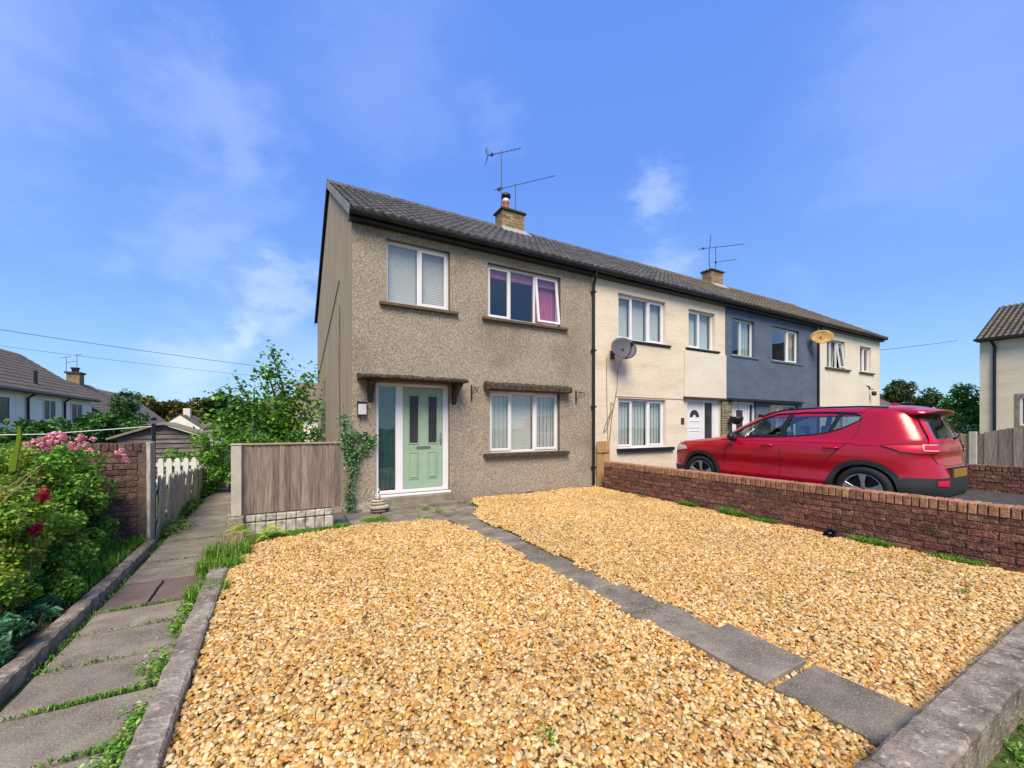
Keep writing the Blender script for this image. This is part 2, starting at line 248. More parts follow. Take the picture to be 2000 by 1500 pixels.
# ------------------------------------------------------------------ geometry helpers
class MB:
    def __init__(s): s.v = []; s.f = []
    def box(s, x0, x1, y0, y1, z0, z1, jit=0):
        b = len(s.v)
        for z in (z0, z1):
            for x, y in ((x0, y0), (x1, y0), (x1, y1), (x0, y1)):
                s.v.append((x+random.uniform(-jit, jit), y+random.uniform(-jit, jit), z+random.uniform(-jit, jit)))
        s.f += [tuple(b+i for i in q) for q in ((0, 3, 2, 1), (4, 5, 6, 7), (0, 1, 5, 4), (1, 2, 6, 5), (2, 3, 7, 6), (3, 0, 4, 7))]
        return s
    def poly(s, pts):
        b = len(s.v); s.v += [tuple(p) for p in pts]; s.f.append(tuple(range(b, b+len(pts)))); return s
    def prism(s, pts, d):      # pts: 3d ring, d: extrusion vector
        b = len(s.v); n = len(pts); d = Vector(d)
        s.v += [tuple(p) for p in pts] + [tuple(Vector(p)+d) for p in pts]
        s.f.append(tuple(range(b, b+n))[::-1]); s.f.append(tuple(range(b+n, b+2*n)))
        for i in range(n): j = (i+1) % n; s.f.append((b+i, b+j, b+n+j, b+n+i))
        return s
    def tube(s, pts, r, n=8, cap=True):
        pts = [Vector(p) for p in pts]; b = len(s.v); rr = r if isinstance(r, (list, tuple)) else [r]*len(pts)
        up = None
        for i, p in enumerate(pts):
            d = (pts[min(i+1, len(pts)-1)]-pts[max(i-1, 0)]).normalized()
            a = Vector((0, 0, 1)) if abs(d.z) < .9 else Vector((1, 0, 0))
            if up is None: up = d.cross(a).normalized()
            up = (up-d*up.dot(d)).normalized(); q = d.cross(up)
            for k in range(n):
                an = 2*pi*k/n; s.v.append(tuple(p+(up*cos(an)+q*sin(an))*rr[i]))
        for i in range(len(pts)-1):
            for k in range(n):
                k2 = (k+1) % n; s.f.append((b+i*n+k, b+i*n+k2, b+(i+1)*n+k2, b+(i+1)*n+k))
        if cap:
            s.f.append(tuple(b+k for k in range(n))[::-1]); e = b+(len(pts)-1)*n; s.f.append(tuple(e+k for k in range(n)))
        return s
    def lathe(s, prof, c=(0, 0, 0), axis='z', n=24, cap=True):   # prof: (r, h)
        b = len(s.v); c = Vector(c)
        for r, h in prof:
            for k in range(n):
                a = 2*pi*k/n
                p = {'z': (r*cos(a), r*sin(a), h), 'x': (h, r*cos(a), r*sin(a)), 'y': (r*sin(a), h, r*cos(a))}[axis]
                s.v.append(tuple(c+Vector(p)))
        for i in range(len(prof)-1):
            for k in range(n):
                k2 = (k+1) % n; s.f.append((b+i*n+k, b+i*n+k2, b+(i+1)*n+k2, b+(i+1)*n+k))
        if cap: s.f.append(tuple(b+k for k in range(n))[::-1]); e = b+(len(prof)-1)*n; s.f.append(tuple(e+k for k in range(n)))
        return s
    def grid(s, rows, close=False):
        b = len(s.v); n = len(rows[0])
        for r in rows: s.v += [tuple(p) for p in r]
        for i in range(len(rows)-1):
            for k in range(n if close else n-1):
                k2 = (k+1) % n; s.f.append((b+i*n+k, b+i*n+k2, b+(i+1)*n+k2, b+(i+1)*n+k))
        return s
    def mesh(s, name, m, smooth=False, bevel=0):
        me = bpy.data.meshes.new(name); me.from_pydata(s.v, [], s.f)
        bm = bmesh.new(); bm.from_mesh(me); bmesh.ops.recalc_face_normals(bm, faces=bm.faces)
        if bevel:
            ed = [e for e in bm.edges if len(e.link_faces) == 2 and e.calc_face_angle(0) > .6]
            bmesh.ops.bevel(bm, geom=ed, offset=bevel, segments=1, affect='EDGES', profile=.6)
        bm.to_mesh(me); bm.free()
        if smooth:
            me.polygons.foreach_set('use_smooth', [True]*len(me.polygons))
        me.materials.append(M[m] if isinstance(m, str) else m)
        return me
    def build(s, name, m, parent=None, smooth=False, bevel=0, **k):
        return link(name, s.mesh(name, m, smooth, bevel), parent, **k)
def link(name, me, parent=None, loc=None, rot=None, label=None):
    o = bpy.data.objects.new(name, me); C.objects.link(o)
    if parent: o.parent = parent
    if loc is not None: o.location = loc
    if rot is not None: o.rotation_euler = rot
    if label: o['label'] = label
    return o
def tag(o, label, cat, group=None, kind=None):
    o['label'] = label; o['category'] = cat
    if group: o['group'] = group
    if kind: o['kind'] = kind
    return o
def struct(o, kind='structure'):
    o['kind'] = kind; return o
def thing(name, label, cat, group=None, loc=(0, 0, 0)):
    o = bpy.data.objects.new(name, None); o.empty_display_size = .2; C.objects.link(o); o.location = loc
    return tag(o, label, cat, group)
def autosmooth(me, ang=40):
    me.polygons.foreach_set('use_smooth', [True]*len(me.polygons))
    bm = bmesh.new(); bm.from_mesh(me)
    for e in bm.edges: e.smooth = not (len(e.link_faces) == 2 and e.calc_face_angle(0) > radians(ang))
    bm.to_mesh(me); bm.free()
def fast(name, V, F, m, rnd=None, parent=None):
    """V (n,3), F (k,4) quads"""
    me = bpy.data.meshes.new(name); V = np.asarray(V, np.float32); F = np.asarray(F, np.int32)
    me.vertices.add(len(V)); me.vertices.foreach_set('co', V.ravel())
    me.loops.add(F.size); me.loops.foreach_set('vertex_index', F.ravel())
    me.polygons.add(len(F)); me.polygons.foreach_set('loop_start', np.arange(0, F.size, F.shape[1], dtype=np.int32))
    me.update(calc_edges=True)
    if rnd is not None:
        a = me.attributes.new('rnd', 'FLOAT', 'FACE'); a.data.foreach_set('value', np.asarray(rnd, np.float32))
    me.materials.append(M[m] if isinstance(m, str) else m)
    return link(name, me, parent)
def leaves(name, P, size, m, parent=None, up=.5, ratio=.55, out=None, rbias=None):
    P = np.asarray(P, float); n = len(P)
    nr = rng.normal(size=(n, 3)); nr /= np.linalg.norm(nr, axis=1)[:, None]; nr[:, 2] = np.abs(nr[:, 2])+up
    if out is not None: nr += out*.8
    nr /= np.linalg.norm(nr, axis=1)[:, None]
    t = rng.normal(size=(n, 3)); t -= nr*(t*nr).sum(1)[:, None]; t /= np.linalg.norm(t, axis=1)[:, None]
    b = np.cross(nr, t); s = (size*rng.uniform(.6, 1.3, n))[:, None]
    V = np.empty((n, 4, 3)); V[:, 0] = P-t*s*.5; V[:, 1] = P+b*s*.5*ratio+nr*s*.12; V[:, 2] = P+t*s*.5-nr*s*.1; V[:, 3] = P-b*s*.5*ratio+nr*s*.12
    r = rng.beta(2, 2, n) if rbias is None else np.clip(rng.beta(2, 2, n)*.7+rbias*.4-.05, 0, 1)
    return fast(name, V.reshape(-1, 3), np.arange(4*n).reshape(-1, 4), m, r, parent)
def blades(name, B, h, m, parent=None, wid=.006, lean=.45, rb=0):
    B = np.asarray(B, float); n = len(B); a = rng.uniform(0, 2*pi, n); d = np.stack([np.cos(a), np.sin(a), np.zeros(n)], 1)
    sd_ = np.stack([-np.sin(a), np.cos(a), np.zeros(n)], 1)*wid
    hh = (h*rng.uniform(.5, 1.2, n))[:, None]; ln = rng.uniform(0, lean, n)[:, None]
    z = np.array([[0, 0, 1.]])
    p1 = B+z*hh*.55+d*hh*ln*.35; p2 = B+z*hh*(1-.35*ln)+d*hh*ln*1.1
    V = np.stack([B-sd_, B+sd_, p1+sd_*.8, p1-sd_*.8, p2+sd_*.15, p2-sd_*.15], 1).reshape(-1, 3)
    i = np.arange(n)[:, None]*6
    F = np.concatenate([i+np.array([[0, 1, 2, 3]]), i+np.array([[3, 2, 4, 5]])], 1).reshape(-1, 4)
    return fast(name, V, F, m, np.repeat(np.clip(rng.beta(2, 2, n)+rb, 0, 1), 2), parent)

# ------------------------------------------------------------------ ground
def smooth(a, b, x):
    t = np.clip((x-a)/(b-a), 0, 1); return t*t*(3-2*t)
def terrain_z(x, y):
    z = -.03-1.9*smooth(-2.2, -7, x)*smooth(6, 16, y)-.8*smooth(-2.2, -7, x)*smooth(20, 60, y)
    z += -.6*smooth(24, 40, y)*smooth(-2.2, 2, x)
    z += -.08*smooth(1.0, .5, y)*smooth(2, 2.6, x)
    r = np.hypot(x, y)
    z += smooth(90, 190, r)*(9+3*np.sin(x*.02+1)+2*np.cos(y*.03))*smooth(-10, 60, y)
    return z
def axis(vals): return np.array(sorted(set(vals)))
ax = axis(list(np.concatenate([np.linspace(-400, -60, 18), np.linspace(-58, 60, 96), np.linspace(65, 400, 18)])))
ay = axis(list(np.concatenate([np.linspace(-120, -10, 12), np.linspace(-8, 60, 69), np.linspace(64, 420, 36)])))
X_, Y_ = np.meshgrid(ax, ay); Z_ = terrain_z(X_, Y_)
nx, ny = len(ax), len(ay); idx = np.arange(nx*ny).reshape(ny, nx)
F_ = np.stack([idx[:-1, :-1], idx[:-1, 1:], idx[1:, 1:], idx[1:, :-1]], -1).reshape(-1, 4)
struct(fast('ground', np.stack([X_, Y_, Z_], -1).reshape(-1, 3), F_, 'ground'))

# pavement outside, bottom right
struct(MB().box(1.2, 12, -4, .565, -.16, -.10).build('pavement', 'tarmac'))
# neighbour's driveway, raised
struct(MB().box(6.62, 12.4, -1.5, 7.43, -.1, .165).build('driveway', 'tarmac'))

# --- side path of slabs
sp = struct(bpy.data.objects.new('footpath', None)); C.objects.link(sp)
bed = MB().box(-1.30, -.56, -.5, 24, -.08, -.045).build('path_bed', 'soil', sp)
ys = [.2, .68, 1.16, 1.64, 2.12, 2.6, 3.1, 3.58, 4.08, 4.5]
y = 5.2
for k in range(38): ys.append(y); y += .46+random.uniform(-.03, .03)
def slab(parent, x0, x1, y0, y1, z, m, name='slab', th=.04, tilt=.006, gap=.008, bev=.006):
    cx, cy = (x0+x1)/2, (y0+y1)/2
    b = MB(); n = 5
    hw, hl = (x1-x0)/2-gap, (y1-y0)/2-gap
    ring = []
    per = [(-1, -1), (1, -1), (1, 1), (-1, 1)]
    for i in range(4):
        a, c = per[i], per[(i+1) % 4]
        for k in range(n):
            t = k/n; ring.append(((a[0]*(1-t)+c[0]*t)*hw+random.uniform(-.004, .004), (a[1]*(1-t)+c[1]*t)*hl+random.uniform(-.004, .004), 0))
    b.prism([(p[0], p[1], -th) for p in ring], (0, 0, th))
    o = b.build(name, m, parent, bevel=bev, loc=(cx, cy, z), rot=(random.uniform(-tilt, tilt), random.uniform(-tilt, tilt), random.uniform(-.008, .008)))
    return o
for i in range(len(ys)-1):
    y0, y1 = ys[i], ys[i+1]
    if y0 == 4.5:
        slab(sp, -1.26, -.95, 4.5, 5.2, -.002, 'slab_dark'); slab(sp, -.95, -.6, 4.52, 5.2, -.006, 'slab_dark'); continue
    slab(sp, -1.26+random.uniform(-.01, .01), -.58, y0, y1, random.uniform(-.004, .004), 'slab', gap=.011)

# --- door-side paving
pv = struct(bpy.data.objects.new('front_paving', None)); C.objects.link(pv)
MB().box(-.40, 3.36, 6.1, 7.43, -.07, -.03).build('paving_bed', 'soil', pv)
for (x0, x1, y0, y1) in [(-.3, .3, 6.15, 6.38), (.3, .95, 6.2, 6.39), (.95, 1.5, 6.2, 6.75), (.95, 1.5, 6.75, 7.3), (1.5, 2.1, 6.65, 7.18), (1.5, 2.0, 6.12, 6.65), (2.1, 2.7, 6.6, 7.2), (2.7, 3.25, 6.65, 7.3),
                         (2.0, 2.35, 6.1, 6.6), (2.35, 2.95, 6.22, 6.6)]:
    slab(pv, x0, x1, y0, y1, random.uniform(.03, .04), 'slab_g', th=.05, tilt=.008)
# --- garden path of slabs down to the kerb
gp = struct(bpy.data.objects.new('garden_path', None)); C.objects.link(gp)
MB().box(2.3, 2.85, .77, 6.2, -.07, -.03).build('path_bed', 'soil', gp)
gy = [6.2, 5.72, 5.25, 4.82, 4.38, 3.87, 3.35, 2.86, 2.35, 1.83]
for i in range(len(gy)-1):
    dx = random.uniform(-.02, .02)+(.0 if i > 2 else -.03)
    slab(gp, 2.35+dx, 2.79+dx, gy[i+1], gy[i], random.uniform(.032, .04), 'slab_g', th=.06, tilt=.012, bev=.008)
o = slab(gp, 2.36, 2.80, 1.30, 1.815, .080, 'slab', th=.045, tilt=.002, bev=.006); o.rotation_euler = (.02, -.04, -.02); o['label'] = 'pale loose slab tipped up on the gravel'
slab(gp, 2.37, 2.82, .78, 1.285, .066, 'slab_g', th=.06, bev=.012)

# --- kerb edgings
def kerb(name, label, segs, h0, h1, m, group=None):
    r = thing(name, label, 'kerb', group)
    for (x0, x1, y0, y1) in segs:
        b = MB(); L_ = max(x1-x0, y1-y0); n = max(2, int(L_/.06)); rows = []
        alongx = (x1-x0) > (y1-y0)
        ph = random.uniform(0, 9)
        for i in range(n+1):
            t = i/n; j = lambda a=.006: random.uniform(-a, a)
            e = .008 if i in (0, n) else 0
            if alongx:
                X = x0+(x1-x0)*t
                rows.append([(X, y0+j(), h0), (X, y0+j(), h1-.012-e+j(.004)), (X, y0+.014+j(.003), h1-e+j(.004)), (X, y1-.014, h1-e+j(.004)), (X, y1+j(), h1-.012-e), (X, y1, h0)])
            else:
                Y = y0+(y1-y0)*t
                rows.append([(x1+j(), Y, h0), (x1+j(), Y, h1-.012-e+j(.004)), (x1-.014+j(.003), Y, h1-e+j(.004)), (x0+.014, Y, h1-e+j(.004)), (x0+j(), Y, h1-.012-e), (x0, Y, h0)])
        b.grid(rows); b.f.append(tuple(range(6))[::-1]); k = len(rows)-1; b.f.append(tuple(range(k*6, k*6+6)))
        b.build('kerb_stone', m, r, smooth=False)
    return r
kerb('gravel_kerb', 'weathered concrete edging with pale lichen between footpath and gravel', [(-.565, -.425, .35+i*.93, .345+(i+1)*.93) for i in range(-1, 6)][:6], -.1, .10, 'kerb_pale')
kerb('bed_kerb', 'dark mossy edging below the flower bed, left of footpath', [(-1.40, -1.30, .3+i*.915, .3+(i+1)*.915-.006) for i in range(-1, 7)], -.1, .085, 'kerb')
kerb('front_kerb', 'chunky weathered kerb along the front of gravel, beside pavement', [(1.2+i*.92, 1.2+(i+1)*.92-.006, .575, .765) for i in range(0, 8)], -.2, .14, 'kerb')
for o in bpy.data.objects:
    if o.name.startswith('gravel_kerb') or (o.parent and o.parent.name.startswith('gravel_kerb')): pass

# --- gravel, geometry-node instances of pebbles on a sheet
def inpoly(x, y, P):
    c = np.zeros(x.shape, bool); n = len(P)
    for i in range(n):
        (x1, y1), (x2, y2) = P[i], P[(i+1) % n]
        if y1 == y2: continue
        k = ((y1 > y) != (y2 > y)) & (x < (x2-x1)*(y-y1)/(y2-y1)+x1); c ^= k
    return c
def gravel_sheet(name, P, z0, zs):
    cs = .06; gx = np.arange(-.6, 6.6, cs); gyy = np.arange(.6, 7.6, cs)
    X, Y = np.meshgrid(gx, gyy); nse = .05*np.sin(X*9+Y*5)+.04*np.sin(Y*13-X*4)
    ins = inpoly(X+cs/2+nse*.5, Y+cs/2+nse*.4, P); j, i = np.nonzero(ins)
    V = []; F = []
    x0, y0 = gx[i], gyy[j]
    q = np.stack([np.stack([x0, y0], 1), np.stack([x0+cs, y0], 1), np.stack([x0+cs, y0+cs], 1), np.stack([x0, y0+cs], 1)], 1).reshape(-1, 2)
    z = z0+zs*q[:, 1]/7.4+.008*np.sin(q[:, 0]*2.3+1)*np.sin(q[:, 1]*1.9)
    V = np.concatenate([q, z[:, None]], 1); o = fast(name, V, np.arange(len(V)).reshape(-1, 4), 'gravelbase')
    return o
def gravel_nodes(density, sx, seed):
    ng = bpy.data.node_groups.new('pebbles', 'GeometryNodeTree'); L = ng.links.new
    ng.interface.new_socket('Geometry', in_out='INPUT', socket_type='NodeSocketGeometry'); ng.interface.new_socket('Geometry', in_out='OUTPUT', socket_type='NodeSocketGeometry')
    gi = N(ng, 'NodeGroupInput'); go = N(ng, 'NodeGroupOutput')
    dp = N(ng, 'GeometryNodeDistributePointsOnFaces'); dp.inputs['Density'].default_value = density; dp.inputs['Seed'].default_value = seed
    L(gi.outputs[0], dp.inputs['Mesh'])
    jg = N(ng, 'GeometryNodeJoinGeometry')
    for k in range(5):
        ic = N(ng, 'GeometryNodeMeshIcoSphere'); ic.inputs['Radius'].default_value = 1; ic.inputs['Subdivisions'].default_value = 2
        sp_ = N(ng, 'GeometryNodeSetPosition'); ps = N(ng, 'GeometryNodeInputPosition'); va = N(ng, 'ShaderNodeVectorMath', operation='ADD'); va.inputs[1].default_value = (k*7.3, k*3.1, 1)
        no = N(ng, 'ShaderNodeTexNoise'); no.inputs['Scale'].default_value = .75; no.inputs['Detail'].default_value = 1
        su = N(ng, 'ShaderNodeVectorMath', operation='SUBTRACT'); su.inputs[1].default_value = (.5, .5, .5); mu = N(ng, 'ShaderNodeVectorMath', operation='SCALE'); mu.inputs['Scale'].default_value = 1.5
        L(ps.outputs[0], va.inputs[0]); L(va.outputs[0], no.inputs['Vector']); L(no.outputs['Color'], su.inputs[0]); L(su.outputs[0], mu.inputs[0]); L(mu.outputs[0], sp_.inputs['Offset']); L(ic.outputs[0], sp_.inputs['Geometry'])
        ss = N(ng, 'GeometryNodeSetShadeSmooth'); L(sp_.outputs[0], ss.inputs[0]); sm = N(ng, 'GeometryNodeSetMaterial'); sm.inputs['Material'].default_value = M['gravel']; L(ss.outputs[0], sm.inputs[0])
        g2 = N(ng, 'GeometryNodeGeometryToInstance'); L(sm.outputs[0], g2.inputs[0]); L(g2.outputs[0], jg.inputs[0])
    ip = N(ng, 'GeometryNodeInstanceOnPoints'); ip.inputs['Pick Instance'].default_value = True
    L(dp.outputs['Points'], ip.inputs['Points']); L(jg.outputs[0], ip.inputs['Instance'])
    ri = N(ng, 'FunctionNodeRandomValue', data_type='INT'); ri.inputs['Min'].default_value = None or 0
    for s_ in ri.inputs:
        if s_.name == 'Max' and s_.type == 'INT': s_.default_value = 4
    L(ri.outputs[2], ip.inputs['Instance Index'])
    rr = N(ng, 'FunctionNodeRandomValue', data_type='FLOAT_VECTOR'); rr.inputs[0].default_value = (-.55, -.55, 0); rr.inputs[1].default_value = (.55, .55, 6.28); rr.inputs['Seed'].default_value = 3
    L(rr.outputs[0], ip.inputs['Rotation'])
    rs = N(ng, 'FunctionNodeRandomValue', data_type='FLOAT_VECTOR'); rs.inputs[0].default_value = tuple(v*.72 for v in sx); rs.inputs[1].default_value = tuple(v*1.28 for v in sx); rs.inputs['Seed'].default_value = 5
    rf = N(ng, 'FunctionNodeRandomValue', data_type='FLOAT'); rf.inputs['Seed'].default_value = 9
    fc = [s_ for s_ in rf.inputs if s_.type == 'VALUE']; fc[0].default_value = 0; fc[1].default_value = 1
    pw = N(ng, 'ShaderNodeMath', operation='POWER'); pw.inputs[1].default_value = 3; fo = [s_ for s_ in rf.outputs if s_.type == 'VALUE'][0]; L(fo, pw.inputs[0])
    ma = N(ng, 'ShaderNodeMath', operation='MULTIPLY_ADD'); ma.inputs[1].default_value = .75; ma.inputs[2].default_value = .85; L(pw.outputs[0], ma.inputs[0])
    vs = N(ng, 'ShaderNodeVectorMath', operation='SCALE'); L(rs.outputs[0], vs.inputs[0]); L(ma.outputs[0], vs.inputs['Scale']); L(vs.outputs[0], ip.inputs['Scale'])
    st = N(ng, 'GeometryNodeStoreNamedAttribute'); st.domain = 'INSTANCE'; st.data_type = 'FLOAT'; st.inputs['Name'].default_value = 'srnd'
    rc = N(ng, 'FunctionNodeRandomValue', data_type='FLOAT'); rc.inputs['Seed'].default_value = 21
    L(ip.outputs[0], st.inputs[0]); L([s_ for s_ in rc.outputs if s_.type == 'VALUE'][0], [s_ for s_ in st.inputs if s_.name == 'Value'][0])
    tr = N(ng, 'GeometryNodeSetPosition'); rz = N(ng, 'FunctionNodeRandomValue', data_type='FLOAT_VECTOR'); rz.inputs[0].default_value = (0, 0, -.002); rz.inputs[1].default_value = (0, 0, .020); rz.inputs['Seed'].default_value = 12
    L(st.outputs[0], tr.inputs['Geometry']); L(rz.outputs[0], tr.inputs['Offset'])
    j2 = N(ng, 'GeometryNodeJoinGeometry'); L(gi.outputs[0], j2.inputs[0]); L(tr.outputs[0], j2.inputs[0]); L(j2.outputs[0], go.inputs[0])
    return ng
GL = [(-.43, .76), (2.90, .76), (2.90, 1.83), (2.40, 1.83), (2.36, 5.1), (2.2, 5.75), (1.95, 6.12), (1.5, 6.1), (1.1, 6.27), (.4, 6.15), (-.1, 6.0), (-.43, 5.6)]
GR = [(2.80, .76), (6.41, .76), (6.41, 7.40), (3.34, 7.42), (3.1, 6.9), (3.05, 6.5), (2.9, 6.3), (2.74, 6.15), (2.72, 4), (2.74, 2.9), (2.79, 1.9)]
for nm, P, lab, sd_i in (('gravel', GL, 'golden gravel bed left of the slab path', 1), ('gravel', GR, 'golden gravel bed between slab path and red brick wall', 2)):
    o = gravel_sheet(nm, P, .015, .05); tag(o, lab, 'gravel', kind='stuff')
    md = o.modifiers.new('pebbles', 'NODES'); md.node_group = gravel_nodes(3900, (.0142, .0104, .0078), sd_i)

# ------------------------------------------------------------------ windows, walls, roofs
def wall_open(x0, x1, z0, z1, ops, y, dep=.10):
    """front face at y with openings, reveals going back dep"""
    b = MB(); xs = sorted({x0, x1, *[v for o in ops for v in o[:2]]}); zs = sorted({z0, z1, *[v for o in ops for v in o[2:4]]})
    for i in range(len(xs)-1):
        for j in range(len(zs)-1):
            cx, cz = (xs[i]+xs[i+1])/2, (zs[j]+zs[j+1])/2
            if any(o[0] < cx < o[1] and o[2] < cz < o[3] for o in ops): continue
            b.poly([(xs[i], y, zs[j]), (xs[i+1], y, zs[j]), (xs[i+1], y, zs[j+1]), (xs[i], y, zs[j+1])])
    return b
def reveals(b, ops, y, dep):
    for a, c, d, e in ops:
        for p, q in (((a, d), (c, d)), ((c, d), (c, e)), ((c, e), (a, e)), ((a, e), (a, d))):
            b.poly([(p[0], y, p[1]), (q[0], y, q[1]), (q[0], y+dep, q[1]), (p[0], y+dep, p[1])])
    return b
def bars(b, x0, x1, z0, z1, y0, y1, w):
    b.box(x0, x0+w, y0, y1, z0, z1); b.box(x1-w, x1, y0, y1, z0, z1)
    b.box(x0+w, x1-w, y0, y1, z0, z0+w); b.box(x0+w, x1-w, y0, y1, z1-w, z1)
def window(parent, x0, x1, z0, z1, y, divs=(), sash=(), back='room', open_sash=None, sill=None, fw=.05, backs=None, label=None):
    """y = outer plane of frame. divs: mullion centres. sash: indices of bays with a casement"""
    b = MB(); bars(b, x0, x1, z0, z1, y, y+.06, fw)
    ed = [x0]+list(divs)+[x1]
    for d in divs: b.box(d-fw*.45, d+fw*.45, y+.001, y+.059, z0+fw, z1-fw)
    fr = b.build('window', 'upvc', parent, bevel=.004, label=label)
    for i in range(len(ed)-1):
        a = ed[i]+(fw if i == 0 else fw*.45); c = ed[i+1]-(fw if i == len(ed)-2 else fw*.45); d, e = z0+fw, z1-fw
        if i in sash:
            s = MB(); bars(s, a-.012, c+.012, d-.012, e+.012, -.016, .03, .05)
            so = s.build('sash', 'upvc', fr, bevel=.004, loc=(0, y, 0))
            pb = MB(); pb.box(a+.035, c-.035, .008, .014, d+.035, e-.035); po = pb.build('pane', 'glass', fr, loc=(0, y, 0))
            if open_sash == i:     # top hung, pushed out at the bottom
                for q in (so, po):
                    q.location = (0, y, e); q.rotation_euler = (-radians(7), 0, 0)
                    me = q.data
                    for v in me.vertices: v.co.z -= e
        else:
            MB().box(a, c, y+.02, y+.026, d, e).build('pane', 'glass', fr)
    bk = backs or [back]*(len(ed)-1)
    for i in range(len(ed)-1):
        a, c = ed[i]+.02, ed[i+1]-.02
        if bk[i] in ('blind', 'vblind'):
            s = MB()
            if bk[i] == 'blind':
                n = int((z1-z0)/.03)
                for k in range(n):
                    zz = z0+.03+k*.03; s.poly([(a, y+.10, zz), (c, y+.10, zz), (c, y+.107, zz+.0295), (a, y+.107, zz+.0295)])
            else:
                n = max(2, int((c-a)/.09))
                for k in range(n):
                    xx = a+k*(c-a)/n; s.poly([(xx, y+.10, z0+.03), (xx+(c-a)/n*.985, y+.112, z0+.03), (xx+(c-a)/n*.985, y+.112, z1-.04), (xx, y+.10, z1-.04)])
            s.build('blind', 'blind' if bk[i] == 'blind' else 'curtain_grey', fr)
        elif bk[i] in ('pink', 'teal', 'net'):
            rows = [[], []]
            n = 28
            for k in range(n+1):
                xx = a+(c-a)*k/n; yy = y+.14+.02*sin(k*1.7)
                rows[0].append((xx, yy, z0+.02)); rows[1].append((xx, yy, z1-.03))
            MB().grid(rows).build('curtain', {'pink': 'curtain_pink', 'teal': 'curtain_teal', 'net': 'curtain_grey'}[bk[i]], fr, smooth=True)
    if sill: MB().box(sill[0], sill[1], y-.14 if len(sill) < 4 else sill[3], y+.0, sill[2], z0-.003).build('sill', sill[4] if len(sill) > 4 else 'sill', fr, bevel=.006)
    return fr
# tile with two rolls
def tile_mesh(m, w_=.35, l_=.40, th=.014):
    prof = []
    for k in range(2):
        o_ = k*w_/2
        for x, h in ((0, -.020), (.080, -.020), (.082, .014), (.096, .026), (.156, .026), (.171, .014)): prof.append((o_+x*w_/.35, h))
    prof.append((w_-.002, -.02))
    b = MB()
    for k in range(2):
        p = prof[k*6+1:k*6+6]+[(k*w_/2+w_/2-.004, -.02)]
        b.grid([[(x, 0, -.034) for x, h in p], [(x, 0, h) for x, h in p], [(x, l_, h) for x, h in p]])
    q_ = w_*.49
    b.poly([(.0, .05, -.028), (w_-.003, .05, -.028), (w_-.003, .09, -.028), (0, .09, -.028)])
    me = b.mesh('tile', m); return me
def roof_slope(parent, x0, x1, ye, ze, yr, zr, m, cols, rows, name='tile'):
    """tiles as parts on a slope rising from eave (ye,ze) to ridge (yr,zr)"""
    L_ = math.hypot(yr-ye, zr-ze); a = math.atan2(zr-ze, yr-ye); w_ = (x1-x0)/cols; ex = L_/rows
    me = tile_mesh(m, w_, ex+.05)
    for r in range(rows):
        for c in range(cols):
            s = ex*r
            o = link(name, me, parent, loc=(x0+c*w_, ye+cos(a)*s-sin(a)*.028+0, ze+sin(a)*s+cos(a)*.028+random.uniform(-.002, .002)),
                     rot=(a-.045+random.uniform(-.006, .006), random.uniform(-.004, .004), random.uniform(-.004, .004)))
EV_Y, EV_Z, RD_Y, RD_Z, BK_Y, BK_Z = 7.2, 5.07, 10.81, 7.31, 14.4, 4.8
def house_shell(r, x0, x1, wm, ops, first=False, last=False, wallpart='wall'):
    Y0 = 7.44
    b = wall_open(x0, x1, -.1, 4.98, ops, Y0); b.build(wallpart, wm, r)
    # inner rooms: back and side walls
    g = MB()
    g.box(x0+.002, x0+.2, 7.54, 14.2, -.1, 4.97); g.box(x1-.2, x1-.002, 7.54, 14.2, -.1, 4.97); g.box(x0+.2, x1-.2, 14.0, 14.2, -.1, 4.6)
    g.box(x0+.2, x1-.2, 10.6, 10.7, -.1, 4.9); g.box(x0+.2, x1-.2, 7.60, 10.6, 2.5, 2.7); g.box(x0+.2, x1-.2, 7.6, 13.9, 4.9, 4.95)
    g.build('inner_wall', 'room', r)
def roof(r, x0, x1, m, cols=15, rows=12, ov0=0., ov1=0.):
    xa, xb = x0-ov0, x1+ov1
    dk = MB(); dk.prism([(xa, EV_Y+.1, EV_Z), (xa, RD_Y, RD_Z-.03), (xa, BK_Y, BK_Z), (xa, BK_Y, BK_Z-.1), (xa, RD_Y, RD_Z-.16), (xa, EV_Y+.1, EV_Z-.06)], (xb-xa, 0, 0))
    rf = dk.build('roof', 'channel_shade', r)
    roof_slope(rf, xa, xb, EV_Y, EV_Z-.01, RD_Y-.03, RD_Z-.03, M[m], cols, rows)
    # ridge tiles
    n = max(4, int((xb-xa)/.45)); wd = (xb-xa)/n
    prof = [(-.16, -.10), (-.12, -.01), (0, .05), (.12, -.01), (.16, -.10)]
    bm_ = MB(); bm_.grid([[(0, y, z) for y, z in prof], [(wd-.012, y, z+.006) for y, z in prof]]); me = bm_.mesh('ridge_tile', m, smooth=True)
    for k in range(n): link('ridge_tile', me, rf, loc=(xa+k*wd, RD_Y, RD_Z+.02))
    f = MB(); f.box(xa, xb, 7.30, 7.33, 4.93, 5.06); f.box(xa, xb, 7.33, 7.44, 4.93, 4.95); f.build('fascia', 'darkgutter', r)
    # half round gutter
    g = MB(); rows_ = []
    for X in (xa, xb): rows_.append([(X, 7.235+.062*cos(t), 5.045+.062*sin(t)) for t in np.linspace(pi, 2*pi, 8)]+[(X, 7.235+.055*cos(t), 5.045+.055*sin(t)) for t in np.linspace(2*pi, pi, 8)])
    g.grid(rows_, close=True); g.build('gutter', 'darkgutter', r)

